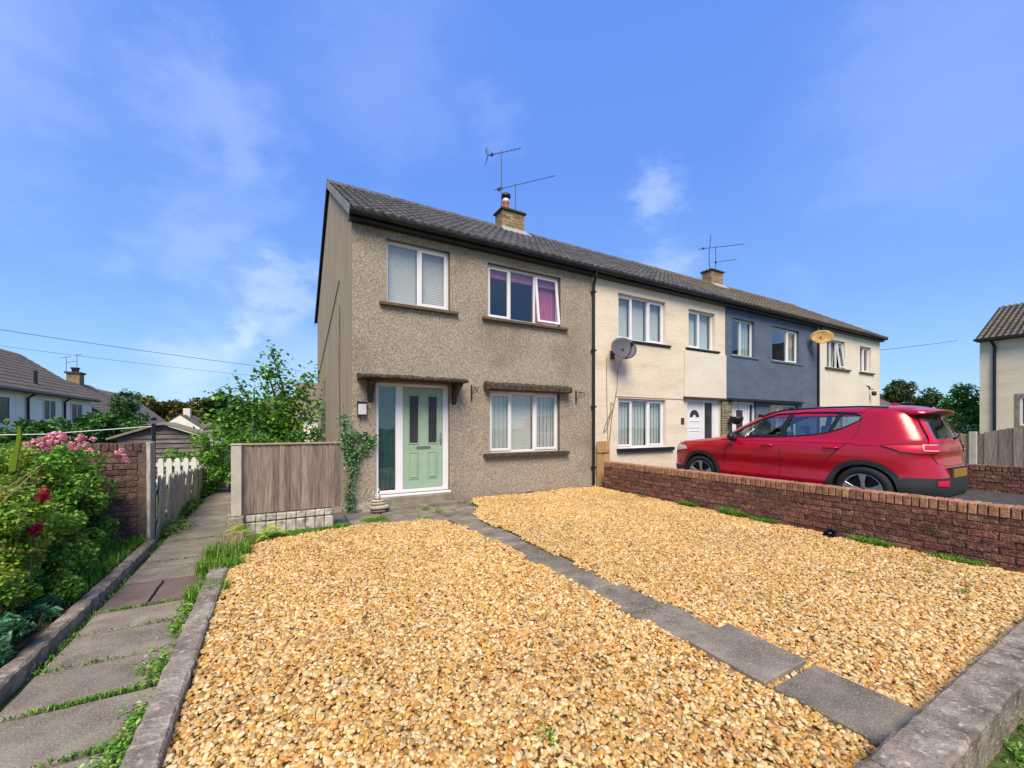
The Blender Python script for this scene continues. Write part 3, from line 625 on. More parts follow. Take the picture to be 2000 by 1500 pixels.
# ---------------- house 1
h1 = thing('terraced_house', 'end terrace house in brown pebbledash with sage green front door', 'house', 'houses of the terrace', (1.11, 7.44, 0))
def P1(o): return o
def setroot(root):      # parts built in world coordinates: cancel the root offset
    root_loc = root.location.copy()
    for ch in list(root.children):
        ch.location = ch.location-root_loc
h1ops = [(1.68, 2.87, 3.66, 4.79), (3.67, 5.46, 3.65, 4.75), (3.71, 5.44, .93, 2.19), (1.50, 2.86, .27, 2.25)]
house_shell(h1, 1.11, 6.37, 'dash', h1ops)
for op_ in h1ops: reveals(MB(), [op_], 7.44, .13).build('reveal', 'reveal', h1)
G_ = MB(); G_.prism([(1.11, 7.442, -.1), (1.11, 14.2, -.1), (1.11, 14.2, 4.72), (1.11, RD_Y, 7.15), (1.11, 7.442, 5.0)], (.015, 0, 0)); G_.build('gable_wall', 'gable', h1)
roof(h1, 1.11, 6.37, 'tile', ov0=.06)
# verge caps on the gable
a = math.atan2(RD_Z-EV_Z, RD_Y-EV_Y); L_ = math.hypot(RD_Z-EV_Z, RD_Y-EV_Y); vm = MB().box(-.012, .0, 0, L_/12-.008, -.11, .035).mesh('verge_cap', 'verge')
for k in range(12): link('verge_cap', vm, h1, loc=(1.045, EV_Y+cos(a)*L_*k/12, EV_Z+sin(a)*L_*k/12), rot=(a-.02, 0, 0))
bb = MB(); bb.prism([(1.04, RD_Y, RD_Z+.02), (1.04, BK_Y+.05, BK_Z), (1.04, BK_Y+.05, BK_Z-.16), (1.04, RD_Y, RD_Z-.14)], (.02, 0, 0)); bb.build('bargeboard', 'darkgutter', h1)
window(h1, 1.68, 2.87, 3.66, 4.79, 7.53, divs=(2.285,), sash=(1,), back='blind', sill=(1.56, 3.02, 3.60, 7.36))
window(h1, 3.67, 5.46, 3.65, 4.75, 7.53, divs=(4.22, 4.83), sash=(0, 2), backs=['room', 'room', 'pink'], open_sash=2, sill=(3.54, 5.62, 3.59, 7.36), label='first floor window with its right light pushed open')
window(h1, 3.71, 5.44, .93, 2.19, 7.53, divs=(4.24, 4.82), sash=(0, 2), backs=['vblind', 'blind', 'vblind'], sill=(3.57, 5.64, .855, 7.34, 'moss'))
rb = MB(); rb.box(3.70, 5.44, 7.60, 7.62, 4.52, 4.68); rb.build('pelmet', 'curtain_pink', h1)
# front door set
fb = MB(); bars(fb, 1.50, 2.86, .27, 2.25, 7.50, 7.57, .06); fb.box(1.86, 1.99, 7.502, 7.568, .33, 2.19); fb.box(2.75, 2.80, 7.503, 7.566, .33, 2.19)
dfr = fb.build('door_frame', 'upvc', h1, bevel=.004)
MB().box(1.56, 1.86, 7.525, 7.531, .33, 2.19).build('sidelight_pane', 'glass', dfr)
rows = [[], []]
for k in range(40):
    xx = 1.565+.29*k/39; rows[0].append((xx, 7.60+.012*sin(k*1.1), .34)); rows[1].append((xx, 7.60+.012*sin(k*1.1+.4), 2.18))
MB().grid(rows).build('curtain', 'curtain_teal', dfr, smooth=True)
dr = MB()
dx0, dx1, dz0, dz1 = 1.995, 2.745, .335, 2.18
gl1, gl2 = (2.115, 2.275), (2.47, 2.63)
xs = [dx0, gl1[0], gl1[1], gl2[0], gl2[1], dx1]; zs = [dz0, 1.17, 2.03, dz1]
for i in range(5):
    for j in range(3):
        if j == 1 and i in (1, 3): continue
        dr.box(xs[i], xs[i+1], 7.515, 7.56, zs[j], zs[j+1])
door = dr.build('door', 'greendoor', h1)
for g_ in (gl1, gl2):
    MB().box(g_[0]+.002, g_[1]-.002, 7.53, 7.54, 1.172, 2.028).build('door_glass', 'obscure', door)
    q = MB(); bars(q, g_[0]-.022, g_[1]+.022, 1.148, 2.052, 7.503, 7.514, .02); q.build('glazing_bead', 'greendoor', door, bevel=.003)
for c_ in ((2.10, 2.29), (2.455, 2.645)):
    q = MB(); bars(q, c_[0], c_[1], .50, 1.00, 7.505, 7.514, .018); q.box(c_[0]+.035, c_[1]-.035, 7.498, 7.514, .535, .965); q.build('door_panel', 'greendoor', door, bevel=.006)
MB().box(2.24, 2.51, 7.500, 7.512, 1.065, 1.105).box(2.255, 2.495, 7.488, 7.499, 1.078, 1.10).build('letterbox', 'chrome', door, bevel=.003)
MB().box(2.692, 2.722, 7.503, 7.513, 1.13, 1.36).tube([(2.707, 7.50, 1.27), (2.707, 7.46, 1.27), (2.62, 7.455, 1.27)], .008).build('door_handle', 'chrome', door)
MB().box(1.50, 2.86, 7.36, 7.56, .235, .268).build('threshold', 'upvc', h1, bevel=.004)
st = MB(); st.box(1.50, 2.87, 7.30, 7.44, .0, .232, .003); st.build('upper_step', 'plinth', h1, bevel=.012)
st = MB(); st.box(1.62, 3.05, 7.14, 7.298, -.02, .10, .004); st.build('lower_step', 'slab_g', h1, bevel=.012)
# canopies with irregular mossy surface
def mossy(name, x0, x1, y0, y1, z0, z1, parent, slope=.03):
    b = MB(); n = int((x1-x0)/.045); rows = []
    for i in range(n+1):
        X = x0+(x1-x0)*i/n; j = lambda s=.007: random.uniform(-s, s); e = .012 if i in (0, n) else 0
        rows.append([(X, y1, z0), (X, y0+.01, z0+j(.003)), (X, y0+e+j(), z0+.015), (X, y0+e+j(.01), z1-.02-slope), (X, y0+.025+j(), z1-slope+j(.012)), (X, (y0+y1)/2, z1-slope*.4+j(.012)), (X, y1, z1+.03+j(.015))])
    b.grid(rows); b.f.append(tuple(range(7))); k = n*7; b.f.append(tuple(range(k, k+7))[::-1])
    return b.build(name, 'moss', parent)
mossy('door_canopy', 1.19, 3.06, 6.98, 7.44, 2.275, 2.36, h1)
mossy('window_hood', 3.57, 5.64, 7.24, 7.44, 2.20, 2.335, h1, .02)
for X in (1.36, 2.90):
    q = MB(); pr = [(7.44, 2.275), (7.08, 2.275), (7.10, 2.21), (7.20, 2.17), (7.30, 2.10), (7.37, 2.02), (7.41, 1.92), (7.44, 1.88)]
    q.prism([(X, y_, z_) for y_, z_ in pr], (.09, 0, 0)); q.build('canopy_bracket', 'moss', h1, bevel=.006)
# plinth strips
MB().box(2.88, 6.36, 7.425, 7.438, -.08, .10).build('plinth', 'plinth', h1); MB().box(1.115, 1.49, 7.425, 7.438, -.08, .17).build('plinth', 'whiteblock', h1, label='whitewashed plinth left of the door')
MB().box(4.56, 4.74, 7.415, 7.424, .03, .10).build('air_brick', 'brick_dark', h1)
# downpipe at the party line
dp = MB(); dp.tube([(6.33, 7.25, 5.0), (6.33, 7.27, 4.9), (6.36, 7.38, 4.72), (6.36, 7.385, 4.5), (6.36, 7.385, .12)], .034, 10)
for z in (4.55, 3.2, 1.9, .5): dp.box(6.31, 6.41, 7.345, 7.425, z, z+.04)
dp.build('downpipe', 'black', h1, smooth=False)
MB().box(6.24, 6.44, 7.24, 7.42, -.02, .06).build('drain_cover', 'plinth', h1)
# conduit and cable on the gable
MB().tube([(1.09, 8.9, 3.9), (1.09, 8.9, .0)], .012, 6).build('conduit', 'reveal', h1)
MB().tube([(1.095, 8.95, 4.4), (1.095, 9.6, 4.15), (1.095, 12.0, 4.55-1.2), (1.095, 13.8, 3.2)][:1]+[(1.095, 11.2, 3.7), (1.095, 13.9, 2.9)], .009, 6).build('gable_cable', 'darkgutter', h1)
# chimneys
def chimney(h, x0, x1, y0=10.55, y1=11.0, pots=()):
    zb, zt = 6.9, 7.74
    core = MB().box(x0+.012, x1-.012, y0+.012, y1-.012, zb, zt).build('chimney', 'mortar', h)
    n = 9; ch = (zt-7.02)/n
    nb = int(round((x1-x0)/.215)); bw = (x1-x0)/nb; m1 = MB().box(0, bw-.010, 0, .10, 0, ch-.010).mesh('brick', 'brick_yellow')
    ms = MB().box(0, .10, 0, (y1-y0-.1)/2-.01, 0, ch-.010).mesh('brick', 'brick_yellow'); mh = MB().box(0, bw/2-.01, 0, .10, 0, ch-.01).mesh('brick', 'brick_yellow')
    for r in range(n):
        z = 7.02+r*ch
        for c in range(nb if r % 2 == 0 else nb+1):
            if r % 2 == 0: link('brick', m1, core, loc=(x0+c*bw, y0+random.uniform(0, .004), z))
            else:
                if c == 0: link('brick', mh, core, loc=(x0, y0, z))
                elif c == nb: link('brick', mh, core, loc=(x1-bw/2, y0, z))
                else: link('brick', m1, core, loc=(x0-bw/2+c*bw, y0+random.uniform(0, .004), z))
        for c in range(2): link('brick', ms, core, loc=(x0+random.uniform(0, .004), y0+.105+c*(y1-y0-.1)/2, z))
    MB().box(x0-.05, x1+.05, y0-.05, y1+.05, zt, zt+.05).box(x0-.02, x1+.02, y0-.02, y1+.02, zt+.05, zt+.08).build('cap', 'moss', core, bevel=.008)
    q = MB(); q.prism([(x0-.10, 10.25, 6.995), (x1+.10, 10.25, 6.995), (x1+.04, y0-.005, 7.26), (x0-.04, y0-.005, 7.26)], (0, .06, -.1)); q.build('flashing', 'lead', core)
    return core
c1 = chimney(h1, 5.67, 6.42)
MB().lathe([(.10, 7.80), (.115, 7.84), (.095, 7.90), (.09, 8.05), (.105, 8.08)], (5.90, 10.76, 0)).build('chimney_pot', 'terracotta', c1, smooth=True)
MB().lathe([(.085, 8.08), (.095, 8.12), (.095, 8.17)], (5.90, 10.76, 0)).build('pot_liner', 'whiteplas', c1, smooth=True)
MB().lathe([(.08, 8.17), (.11, 8.19), (.145, 8.23), (.145, 8.29), (.10, 8.33), (.02, 8.34)], (5.90, 10.76, 0)).build('cowl', 'black', c1, smooth=True)

# ---------------- house 2
h2 = thing('terraced_house', 'cream rendered mid terrace house with arched-light white door and satellite dish', 'house', 'houses of the terrace', (6.37, 7.44, 0))
h2ops = [(7.17, 8.84, 3.58, 4.70), (9.75, 10.88, 3.60, 4.67), (7.17, 8.84, .93, 2.15), (9.70, 11.14, .2, 2.2)]
house_shell(h2, 6.37, 11.36, 'cream', h2ops)
for op_ in h2ops: reveals(MB(), [op_], 7.44, .13).build('reveal', 'cream2', h2)
MB().box(7.10, 9.535, 7.42, 7.439, 2.19, 3.50).build('wall_panel', 'cream', h2)
MB().box(9.54, 11.358, 7.395, 7.439, 2.27, 3.52).build('wall_panel', 'cream2', h2)
MB().box(9.50, 11.355, 7.33, 7.44, 2.215, 2.262).build('door_canopy', 'moss', h2)
roof(h2, 6.37, 11.36, 'tile', cols=14)
window(h2, 7.17, 8.84, 3.58, 4.70, 7.53, divs=(7.70, 8.27), sash=(0, 2), back='net', sill=(7.12, 9.0, 3.525, 7.38, 'black'))
window(h2, 9.75, 10.88, 3.60, 4.67, 7.53, divs=(10.3,), sash=(0,), back='net', sill=(9.62, 11.05, 3.545, 7.37, 'black'))
window(h2, 7.17, 8.84, .93, 2.15, 7.53, divs=(7.70, 8.27), sash=(0, 2), backs=['vblind', 'vblind', 'vblind'], sill=(7.12, 9.1, .84, 7.36, 'black'))
fb = MB(); bars(fb, 9.70, 11.14, .2, 2.2, 7.50, 7.57, .07); fb.box(10.42, 10.52, 7.502, 7.568, .27, 2.13); fb.box(10.87, 11.07, 7.503, 7.566, .27, 2.13)
d2f = fb.build('door_frame', 'upvc', h2, bevel=.004); MB().box(10.52, 10.87, 7.53, 7.54, .27, 2.13).build('sidelight_pane', 'obscure', d2f)
d2 = MB().box(9.775, 10.415, 7.52, 7.56, .275, 2.125).build('door', 'upvc', h2, bevel=.004)
q = MB(); cx = 10.095; arc = [(cx+.2*cos(t), 7.513, 1.72+.2*sin(t)) for t in np.linspace(0, pi, 13)]+[(cx+.07*cos(t), 7.513, 1.72+.07*sin(t)) for t in np.linspace(pi, 0, 7)]
q.prism(arc, (0, .006, 0)); q.build('fanlight', 'obscure', d2)
for z0_, z1_ in ((1.42, 1.62), (.75, 1.35), (.4, .65)):
    q = MB(); bars(q, 9.87, 10.32, z0_, z1_, 7.508, 7.519, .02); q.build('door_panel', 'upvc', d2, bevel=.003)
# stone clad pier between the doors
pier = MB().box(11.145, 11.64, 7.40, 7.439, .1, 2.2).build('stone_pier', 'mortar', h2)
random.seed(3)
z = .12
while z < 2.15:
    hh = random.uniform(.06, .12); x = 11.15
    while x < 11.6:
        w_ = min(random.uniform(.1, .22), 11.635-x); MB().box(x, x+w_-.01, 7.375+random.uniform(0, .012), 7.42, z, z+hh-.01).build('stone', 'stone_clad', pier, bevel=.008); x += w_
    z += hh

# ---------------- house 3
h3 = thing('terraced_house', 'slate blue rendered mid terrace house behind the red car', 'house', 'houses of the terrace', (11.36, 7.44, 0))
h3ops = [(11.70, 12.84, 3.57, 4.68), (13.81, 15.46, 3.57, 4.68), (11.68, 12.92, .2, 2.2), (13.75, 15.4, .93, 2.15)]
house_shell(h3, 11.36, 16.70, 'blue', h3ops)
for op_ in h3ops: reveals(MB(), [op_], 7.44, .13).build('reveal', 'blue', h3)
MB().box(11.362, 15.62, 7.395, 7.439, 2.29, 3.50).build('wall_panel', 'blue', h3)
MB().box(11.38, 13.6, 7.28, 7.44, 2.215, 2.275).box(13.6, 15.6, 7.34, 7.44, 2.21, 2.255).build('door_canopy', 'black', h3)
roof(h3, 11.36, 16.70, 'tile_brown')
window(h3, 11.70, 12.84, 3.57, 4.68, 7.53, divs=(12.25,), sash=(), backs=['room', 'vblind'], sill=(11.6, 12.95, 3.505, 7.37, 'blue'))
window(h3, 13.81, 15.46, 3.57, 4.68, 7.53, divs=(14.85,), sash=(1,), backs=['room', 'vblind'], sill=(13.7, 15.6, 3.505, 7.37, 'blue'))
window(h3, 13.75, 15.4, .93, 2.15, 7.53, divs=(14.3, 14.85), sash=(), back='net', sill=(13.7, 15.5, .86, 7.38, 'blue'))
fb = MB(); bars(fb, 11.68, 12.92, .2, 2.2, 7.50, 7.57, .07); fb.box(12.60, 12.68, 7.502, 7.568, .27, 2.13); d3f = fb.build('door_frame', 'upvc', h3, bevel=.004)
MB().box(12.68, 12.85, 7.53, 7.54, .27, 2.13).build('sidelight_pane', 'obscure', d3f)
d3 = MB().box(11.76, 12.59, 7.52, 7.56, .275, 2.125).build('door', 'upvc', h3, bevel=.004)
MB().box(12.02, 12.34, 7.512, 7.519, .9, 1.95).build('door_glass', 'obscure', d3, bevel=.003)
dpp = MB(); dpp.tube([(16.62, 7.25, 5.0), (16.62, 7.30, 4.85), (16.66, 7.39, 4.6), (16.66, 7.39, .1)], .034, 8); dpp.build('downpipe', 'black', h3)
chimney(h3, 15.24, 15.98)
# ---------------- house 4
h4 = thing('terraced_house', 'pale cream house at the far right end of the terrace', 'house', 'houses of the terrace', (16.7, 7.44, 0))
h4ops = [(17.36, 18.75, 3.60, 4.64), (20.0, 20.98, 3.60, 4.62), (17.36, 18.95, .93, 2.15)]
house_shell(h4, 16.70, 21.80, 'cream2', h4ops)
for op_ in h4ops: reveals(MB(), [op_], 7.44, .13).build('reveal', 'cream2', h4)
roof(h4, 16.70, 21.80, 'tile_brown', cols=14, ov1=.06)
G_ = MB(); G_.prism([(21.80, 7.442, -.1), (21.80, 14.2, -.1), (21.80, 14.2, 4.72), (21.80, RD_Y, 7.15), (21.80, 7.442, 5.0)], (-.015, 0, 0)); G_.build('gable_wall', 'cream2', h4)
window(h4, 17.36, 18.75, 3.60, 4.64, 7.53, divs=(17.82, 18.28), sash=(2,), backs=['room', 'vblind', 'room'], open_sash=2, sill=(17.2, 19.1, 3.54, 7.37, 'sill'))
window(h4, 20.0, 20.98, 3.60, 4.62, 7.53, divs=(20.5,), sash=(1,), back='net', sill=(19.9, 21.2, 3.54, 7.37, 'sill'))
window(h4, 17.36, 18.95, .93, 2.15, 7.53, divs=(18.1,), sash=(), back='net', sill=(17.3, 19.0, .86, 7.38, 'sill'))
for r_ in (h1, h2, h3, h4): setroot(r_)

# ------------------------------------------------------------------ things fixed to the terrace
def yagi(name, label, base, mast_h, booms, group='television aerials on the terrace chimneys'):
    r = thing(name, label, 'aerial', group, base)
    MB().tube([(0, 0, 0), (0, 0, mast_h)], .014, 6).build('mast', 'metal', r)
    for (z, dirx, diry, dz, L0, L1, n, el, refl) in booms:
        d = Vector((dirx, diry, dz)).normalized(); sdv = d.cross(Vector((0, 0, 1))).normalized()
        b = MB(); c = Vector((0, 0, z)); b.tube([c-d*L0, c+d*L1], .010, 5); b.build('boom', 'metal', r)
        e = MB()
        for k in range(n):
            p = c-d*L0+d*(L0+L1)*(k+.5)/n; e.tube([p-sdv*el/2, p+sdv*el/2], .006, 4)
        p = c-d*(L0*.7); e.box(p.x-.03, p.x+.03, p.y-.03, p.y+.03, p.z-.03, p.z+.04)
        if refl:
            p = c-d*L0
            for s_ in (-1, 1):
                for k in range(3): q0 = p+Vector((0, 0, s_*(.04+.07*k)))-d*.03*k; e.tube([q0-sdv*.16, q0+sdv*.16], .005, 4)
                e.tube([p, p+Vector((0, 0, s_*.22))-d*.08], .007, 4)
        e.build('elements', 'metal', r)
    return r
yagi('tv_aerial', 'tall aerial with knobbly boom and reflector on the near chimney', (5.73, 10.72, 7.8), 1.75, [(1.68, .85, -.3, .30, .42, .62, 8, .09, True), (.62, .75, -.4, .28, .12, .10, 2, .1, False)])
yagi('tv_aerial', 'long thin aerial rising to the right on the near chimney', (6.24, 10.78, 7.8), .95, [(.90, .85, -.15, .36, .72, 1.45, 16, .05, False)])
yagi('tv_aerial', 'double boom aerial on the far chimney', (15.86, 10.8, 7.8), 1.15, [(1.08, .85, -.15, .20, .95, 1.6, 14, .12, False), (.45, .85, -.15, .22, .0, 1.2, 6, .08, False)])
t_ = thing('aerial_pole', 'bare bent pole beside the double boom aerial on the far chimney', 'aerial', None, (15.35, 10.7, 7.8))
MB().tube([(0, 0, 0), (-.06, 0, .35), (-.05, 0, .8), (.05, 0, 1.4), (.07, 0, 1.45)], .016, 6).build('pole', 'metal', t_)

def dish(name, label, c, rx, rz, face, m):
    r = thing(name, label, 'satellite dish', None, c)
    f = Vector(face).normalized(); q = f.to_track_quat('Z', 'Y').to_matrix().to_4x4()
    b = MB(); rows = []
    for i in range(7):
        t = i/6; rows.append([(q @ Vector((rx*t*cos(a_), rz*t*sin(a_), -.06+.06*t*t)))[:] for a_ in np.linspace(0, 2*pi, 29)[:-1]])
    for i in (6, 3, 0):
        t = i/6; rows.append([(q @ Vector((rx*t*cos(a_), rz*t*sin(a_), -.075+.06*t*t)))[:] for a_ in np.linspace(0, 2*pi, 29)[:-1]])
    b.grid(rows, close=True); b.build('reflector', m, r, smooth=True)
    return r, q
d1, q = dish('satellite_dish', 'grey satellite dish on the cream wall above a dangling cable', (7.03, 7.10, 3.29), .33, .27, (-.25, -.95, .25), 'dish_grey')
arm = MB(); arm.tube([(q @ Vector((0, -.26, -.02)))[:], (q @ Vector((0, -.22, .22)))[:], (q @ Vector((0, -.06, .34)))[:]], .012, 6)
arm.build('feed_arm', 'black', d1); p_ = q @ Vector((0, -.06, .34)); MB().box(p_.x-.03, p_.x+.03, p_.y-.03, p_.y+.03, p_.z-.05, p_.z+.04).build('receiver', 'black', d1)
MB().tube([(0, 0.02, -.02), (-.05, .2, -.12), (-.05, .33, -.12)], .02, 6).box(-.12, .02, .318, .338, -.22, -.02).build('wall_bracket', 'metal', d1)
MB().tube([(.05, .1, -.2), (.1, .31, -.5), (.09, .32, -.9), (.0, .325, -1.3), (-.12, .32, -1.55), (-.18, .32, -1.75), (-.25, .32, -1.9), (-.34, .32, -1.95), (-.3, .31, -1.8), (-.12, .32, -1.5), (-.1, .32, -1.25), (-.02, .32, -1.3), (-.08, .32, -1.6), (-.16, .32, -2.2)], .008, 5).build('cable', 'reveal', d1)
MB().tube([(-.24, .325, -.2), (-.23, .325, -1.2), (-.2, .325, -2.2)], .006, 5).build('cable', 'reveal', d1)
d2_, q = dish('satellite_dish', 'rust coloured oval dish high on the blue house beside its downpipe', (16.12, 7.05, 4.50), .34, .23, (-.75, -.65, .1), 'rust')
MB().tube([(0, .02, -.0), (.1, .2, -.1), (.1, .38, -.12)], .02, 6).box(.04, .16, .37, .388, -.22, -.02).build('wall_bracket', 'metal', d2_)

ln = thing('wall_lantern', 'grey box wall light with white front left of the green door', 'wall light', None, (1.265, 7.44, 1.66))
MB().box(-.075, .075, -.03, 0, .0, .24).box(-.08, .08, -.10, -.03, .20, .225).box(-.08, .08, -.10, -.03, 0, .015).build('housing', 'black', ln, bevel=.004)
MB().box(-.065, .065, -.095, -.03, .016, .199).build('diffuser', 'lantern_glass', ln, bevel=.004)
kb = thing('key_box', 'small black wall box beside the ivy left of the sidelight', 'key safe', None, (1.325, 7.44, 1.25))
MB().box(-.035, .035, -.04, 0, 0, .13).build('body', 'black', kb, bevel=.012); MB().box(-.02, .02, -.046, -.04, .03, .08).build('cover', 'clad', kb, bevel=.003)
for (x, l, lab) in ((3.31, 1, 'black hanging basket bracket right of the green door'), (5.88, 1, 'black hanging basket bracket right of the ground floor window')):
    r = thing('basket_bracket', lab, 'wall bracket', 'hanging basket brackets', (x, 7.44, 2.0))
    MB().box(-.012, .012, -.02, 0, -.03, .28).tube([(0, -.02, .24), (0, -.22, .22), (0, -.30, .2)], .008, 6).tube([(0, -.02, .05), (0, -.08, .12), (0, -.16, .21)], .007, 6).tube([(0, -.30, .2), (0, -.32, .16), (0, -.29, .14), (0, -.27, .17)], .006, 6).build('arm', 'black', r)
    MB().tube([(0, -.20, .2), (0, -.2, .16), (.03, -.2, .13), (0, -.2, .10), (-.03, -.2, .13)], .006, 6).build('hook', 'black', r)
# stones and figurine by the step
sk = None
zz = .04
for i, (wx, wy, hh, ox) in enumerate(((.13, .10, .05, .03), (.16, .11, .075, .05), (.12, .09, .05, .01), (.11, .08, .035, 0))):
    st = MB(); rows = []
    for k, (s_, h_) in enumerate(((.6, 0), (.95, .2), (1, .5), (.95, .8), (.6, 1))): rows.append([(wx*s_*abs(cos(a_))**.7*math.copysign(1, cos(a_)), wy*s_*abs(sin(a_))**.7*math.copysign(1, sin(a_)), hh*h_) for a_ in np.linspace(0, 2*pi, 19)[:-1]])
    st.grid(rows, close=True); st.f.append(tuple(range(18))); st.f.append(tuple(range(72, 90)))
    o = st.build('flat_stone', 'flatstone' if i else 'slab_dark', None, smooth=True, loc=(1.47+ox*.6, 7.15, zz)); zz += hh
    tag(o, ['dark rounded stone at the bottom of the little stack by the step', 'large cream stone, second up in the stack by the step', 'flat buff stone, third up in the stack by the step', 'thin pale stone under the black and white figurine'][i], 'stone', 'stones stacked beside the door step')
fg = thing('figurine', 'small black and white glazed animal figurine on the stone stack', 'ornament', None, (1.47, 7.15, zz))
MB().lathe([(.02, 0), (.045, .01), (.05, .05), (.04, .09), (.025, .11)], n=14).build('body', 'figure', fg, smooth=True)
MB().lathe([(.01, .10), (.03, .12), (.033, .14), (.02, .165), (.008, .17)], (.005, -.005, 0), n=12).build('head', 'figure', fg, smooth=True)
MB().tube([(-.02, 0, .15), (-.025, 0, .20)], [.01, .003], 5).tube([(.02, 0, .15), (.028, 0, .195)], [.01, .003], 5).build('ears', 'figure', fg)
MB().tube([(-.04, .02, .02), (-.07, .02, .08), (-.06, .02, .14)], .01, 6).build('tail', 'figure', fg, smooth=True)
pq = thing('house_sign', 'small dark red plaque left of the white arched-light door', 'sign', None, (9.5, 7.44, 1.52)); MB().box(-.06, .06, -.015, 0, 0, .17).build('plate', 'signred', pq, bevel=.004)
MB().box(-.03, .03, -.019, -.015, .04, .06).box(-.03, .03, -.019, -.015, .11, .13).build('mark', 'reveal', pq)
hb = thing('hanging_planter', 'round black hanging planter in front of the blue house door', 'hanging planter', None, (11.45, 7.15, 1.68))
MB().lathe([(.02, -.17), (.09, -.15), (.155, -.08), (.18, 0), (.175, .05), (.15, .06), (.02, .05)], n=20).build('bowl', 'black', hb, smooth=True)
MB().tube([(-.16, 0, .05), (0, 0, .5)], .006, 4).tube([(.16, 0, .05), (0, 0, .5)], .006, 4).tube([(0, -.15, .05), (0, 0, .5)], .006, 4).tube([(0, 0, .5), (0, .1, .53)], .008, 4).build('chain', 'black', hb)
wl = thing('wall_lantern', 'tiny white and black lamp on the blue wall right of its door', 'wall light', None, (13.1, 7.44, 1.6)); MB().box(-.04, .04, -.08, 0, .10, .2).box(-.05, .05, -.10, 0, .2, .22).build('housing', 'black', wl); MB().box(-.035, .035, -.075, -.01, 0, .10).build('diffuser', 'lantern_glass', wl)
cm = thing('security_camera', 'small black camera on the wall of the far cream house', 'camera', None, (20.8, 7.44, 2.85)); MB().tube([(0, 0, .1), (0, -.15, .08)], .02, 6).box(-.06, .04, -.03, 0, .12, .2).build('bracket', 'black', cm); MB().lathe([(.03, -.18), (.08, -.15), (.08, -.02), (.03, 0)], (0, -.16, 0), n=12).build('housing', 'black', cm, smooth=True)
MB().box(-.25, -.05, -.02, 0, .2, .23).build('arm', 'black', cm)

# ------------------------------------------------------------------ brick walls
def brick_wall(r, axis_, face, a0, a1, z0, zc, ztop, thick, side, m, capm, maxpart=300, part_range=None, capheight=.11, bl=.225, bh=.075, capw=.075):
    """axis_ 'y': wall runs along y with its seen face at x=face, side=+1: body lies towards +x. 'x': runs along x, face at y=face"""
    def put(nm, me, a, z, d=0): 
        loc = (face+d, a, z) if axis_ == 'y' else (a, face+d, z)
        return link(nm, me, r, loc=loc, rot=(random.uniform(-.012, .012), random.uniform(-.012, .012), random.uniform(-.008, .008)))
    core = MB()
    if axis_ == 'y': core.box(face+.012, face+thick-.002, a0+.004, a1-.004, z0, ztop-.012)
    else: core.box(a0+.004, a1-.004, face+.012, face+thick-.002, z0, ztop-.012)
    core.build('mortar_core', 'mortar', r)
    ms = []
    for k in range(5):
        b = MB(); g = .010+random.uniform(-.002, .003); h = bh-g
        if axis_ == 'y': b.box(0, .09, 0, bl-g, 0, h, .0035)
        else: b.box(0, bl-g, 0, .09, 0, h, .0035)
        ms.append(b.mesh('brick', m, bevel=.004))
    hs_ = []
    for k in range(3):
        b = MB(); g = .011
        if axis_ == 'y': b.box(0, .09, 0, bl/2-g, 0, bh-g, .0035)
        else: b.box(0, bl/2-g, 0, .09, 0, bh-g, .0035)
        hs_.append(b.mesh('brick', m, bevel=.004))
    nz = int(round((zc-z0)/bh)); pa0, pa1 = part_range or (a0, a1)
    for k in range(nz):
        z = z0+k*bh; a = a0+(0 if k % 2 else -bl/2)
        while a < a1-.02:
            if a < a0-.01: 
                if pa0 <= a0 <= pa1: put('brick', random.choice(hs_), a0, z, random.uniform(-.006, .006))
            elif a+bl > a1+.02:
                if a+bl/2 <= a1+.03 and a <= pa1: put('brick', random.choice(hs_), a, z, random.uniform(-.006, .006))
            elif pa0-.02 <= a <= pa1: put('brick', random.choice(ms), a+random.uniform(-.004, .004), z, random.uniform(-.007, .007))
            a += bl
    if capm:
        cs = []
        for k in range(4):
            b = MB(); g = .011+random.uniform(0, .003)
            if axis_ == 'y': b.box(-.006, thick, 0, capw-g, 0, ztop-zc, .003)
            else: b.box(0, capw-g, -.006, thick, 0, ztop-zc, .003)
            cs.append(b.mesh('coping_brick', capm, bevel=.005))
        n = int((a1-a0)/capw)
        for k in range(n):
            a = a0+k*capw
            if a < pa0-.02 or a > pa1: continue
            put('coping_brick', random.choice(cs), a, zc, random.uniform(-.004, .004))
random.seed(21)
struct(MB().box(-.45, 1.10, 6.52, 15, -.05, .0).build('side_yard', 'slab_g'))
w1 = thing('brick_wall', 'low weathered red brick wall with brick on edge coping beside the gravel', 'brick wall')
brick_wall(w1, 'y', 6.40, .78, 7.10, -.04, .56, .675, .215, 1, 'brick', 'brick_cap')
w2 = thing('brick_wall', 'low red brick wall behind the rear of the red car', 'brick wall')
brick_wall(w2, 'y', 12.45, 1.0, 7.3, .06, .58, .685, .215, 1, 'brick', 'brick', part_range=(1.0, 4.0))
w3 = thing('brick_wall', 'tall dark mossy brick wall with whitewashed end behind the roses', 'brick wall')
brick_wall(w3, 'x', 6.86, -3.2, -1.43, -.1, 1.175, 1.27, .22, 1, 'brick_dark', 'brick_dark')
MB().box(-1.428, -1.392, 6.84, 7.09, -.1, 1.275, .006).build('whitewashed_end', 'paling', w3, bevel=.006)
MB().box(-7.5, -3.2, 6.88, 7.08, -2, 1.24).build('wall_run', 'brick_dark', w3)

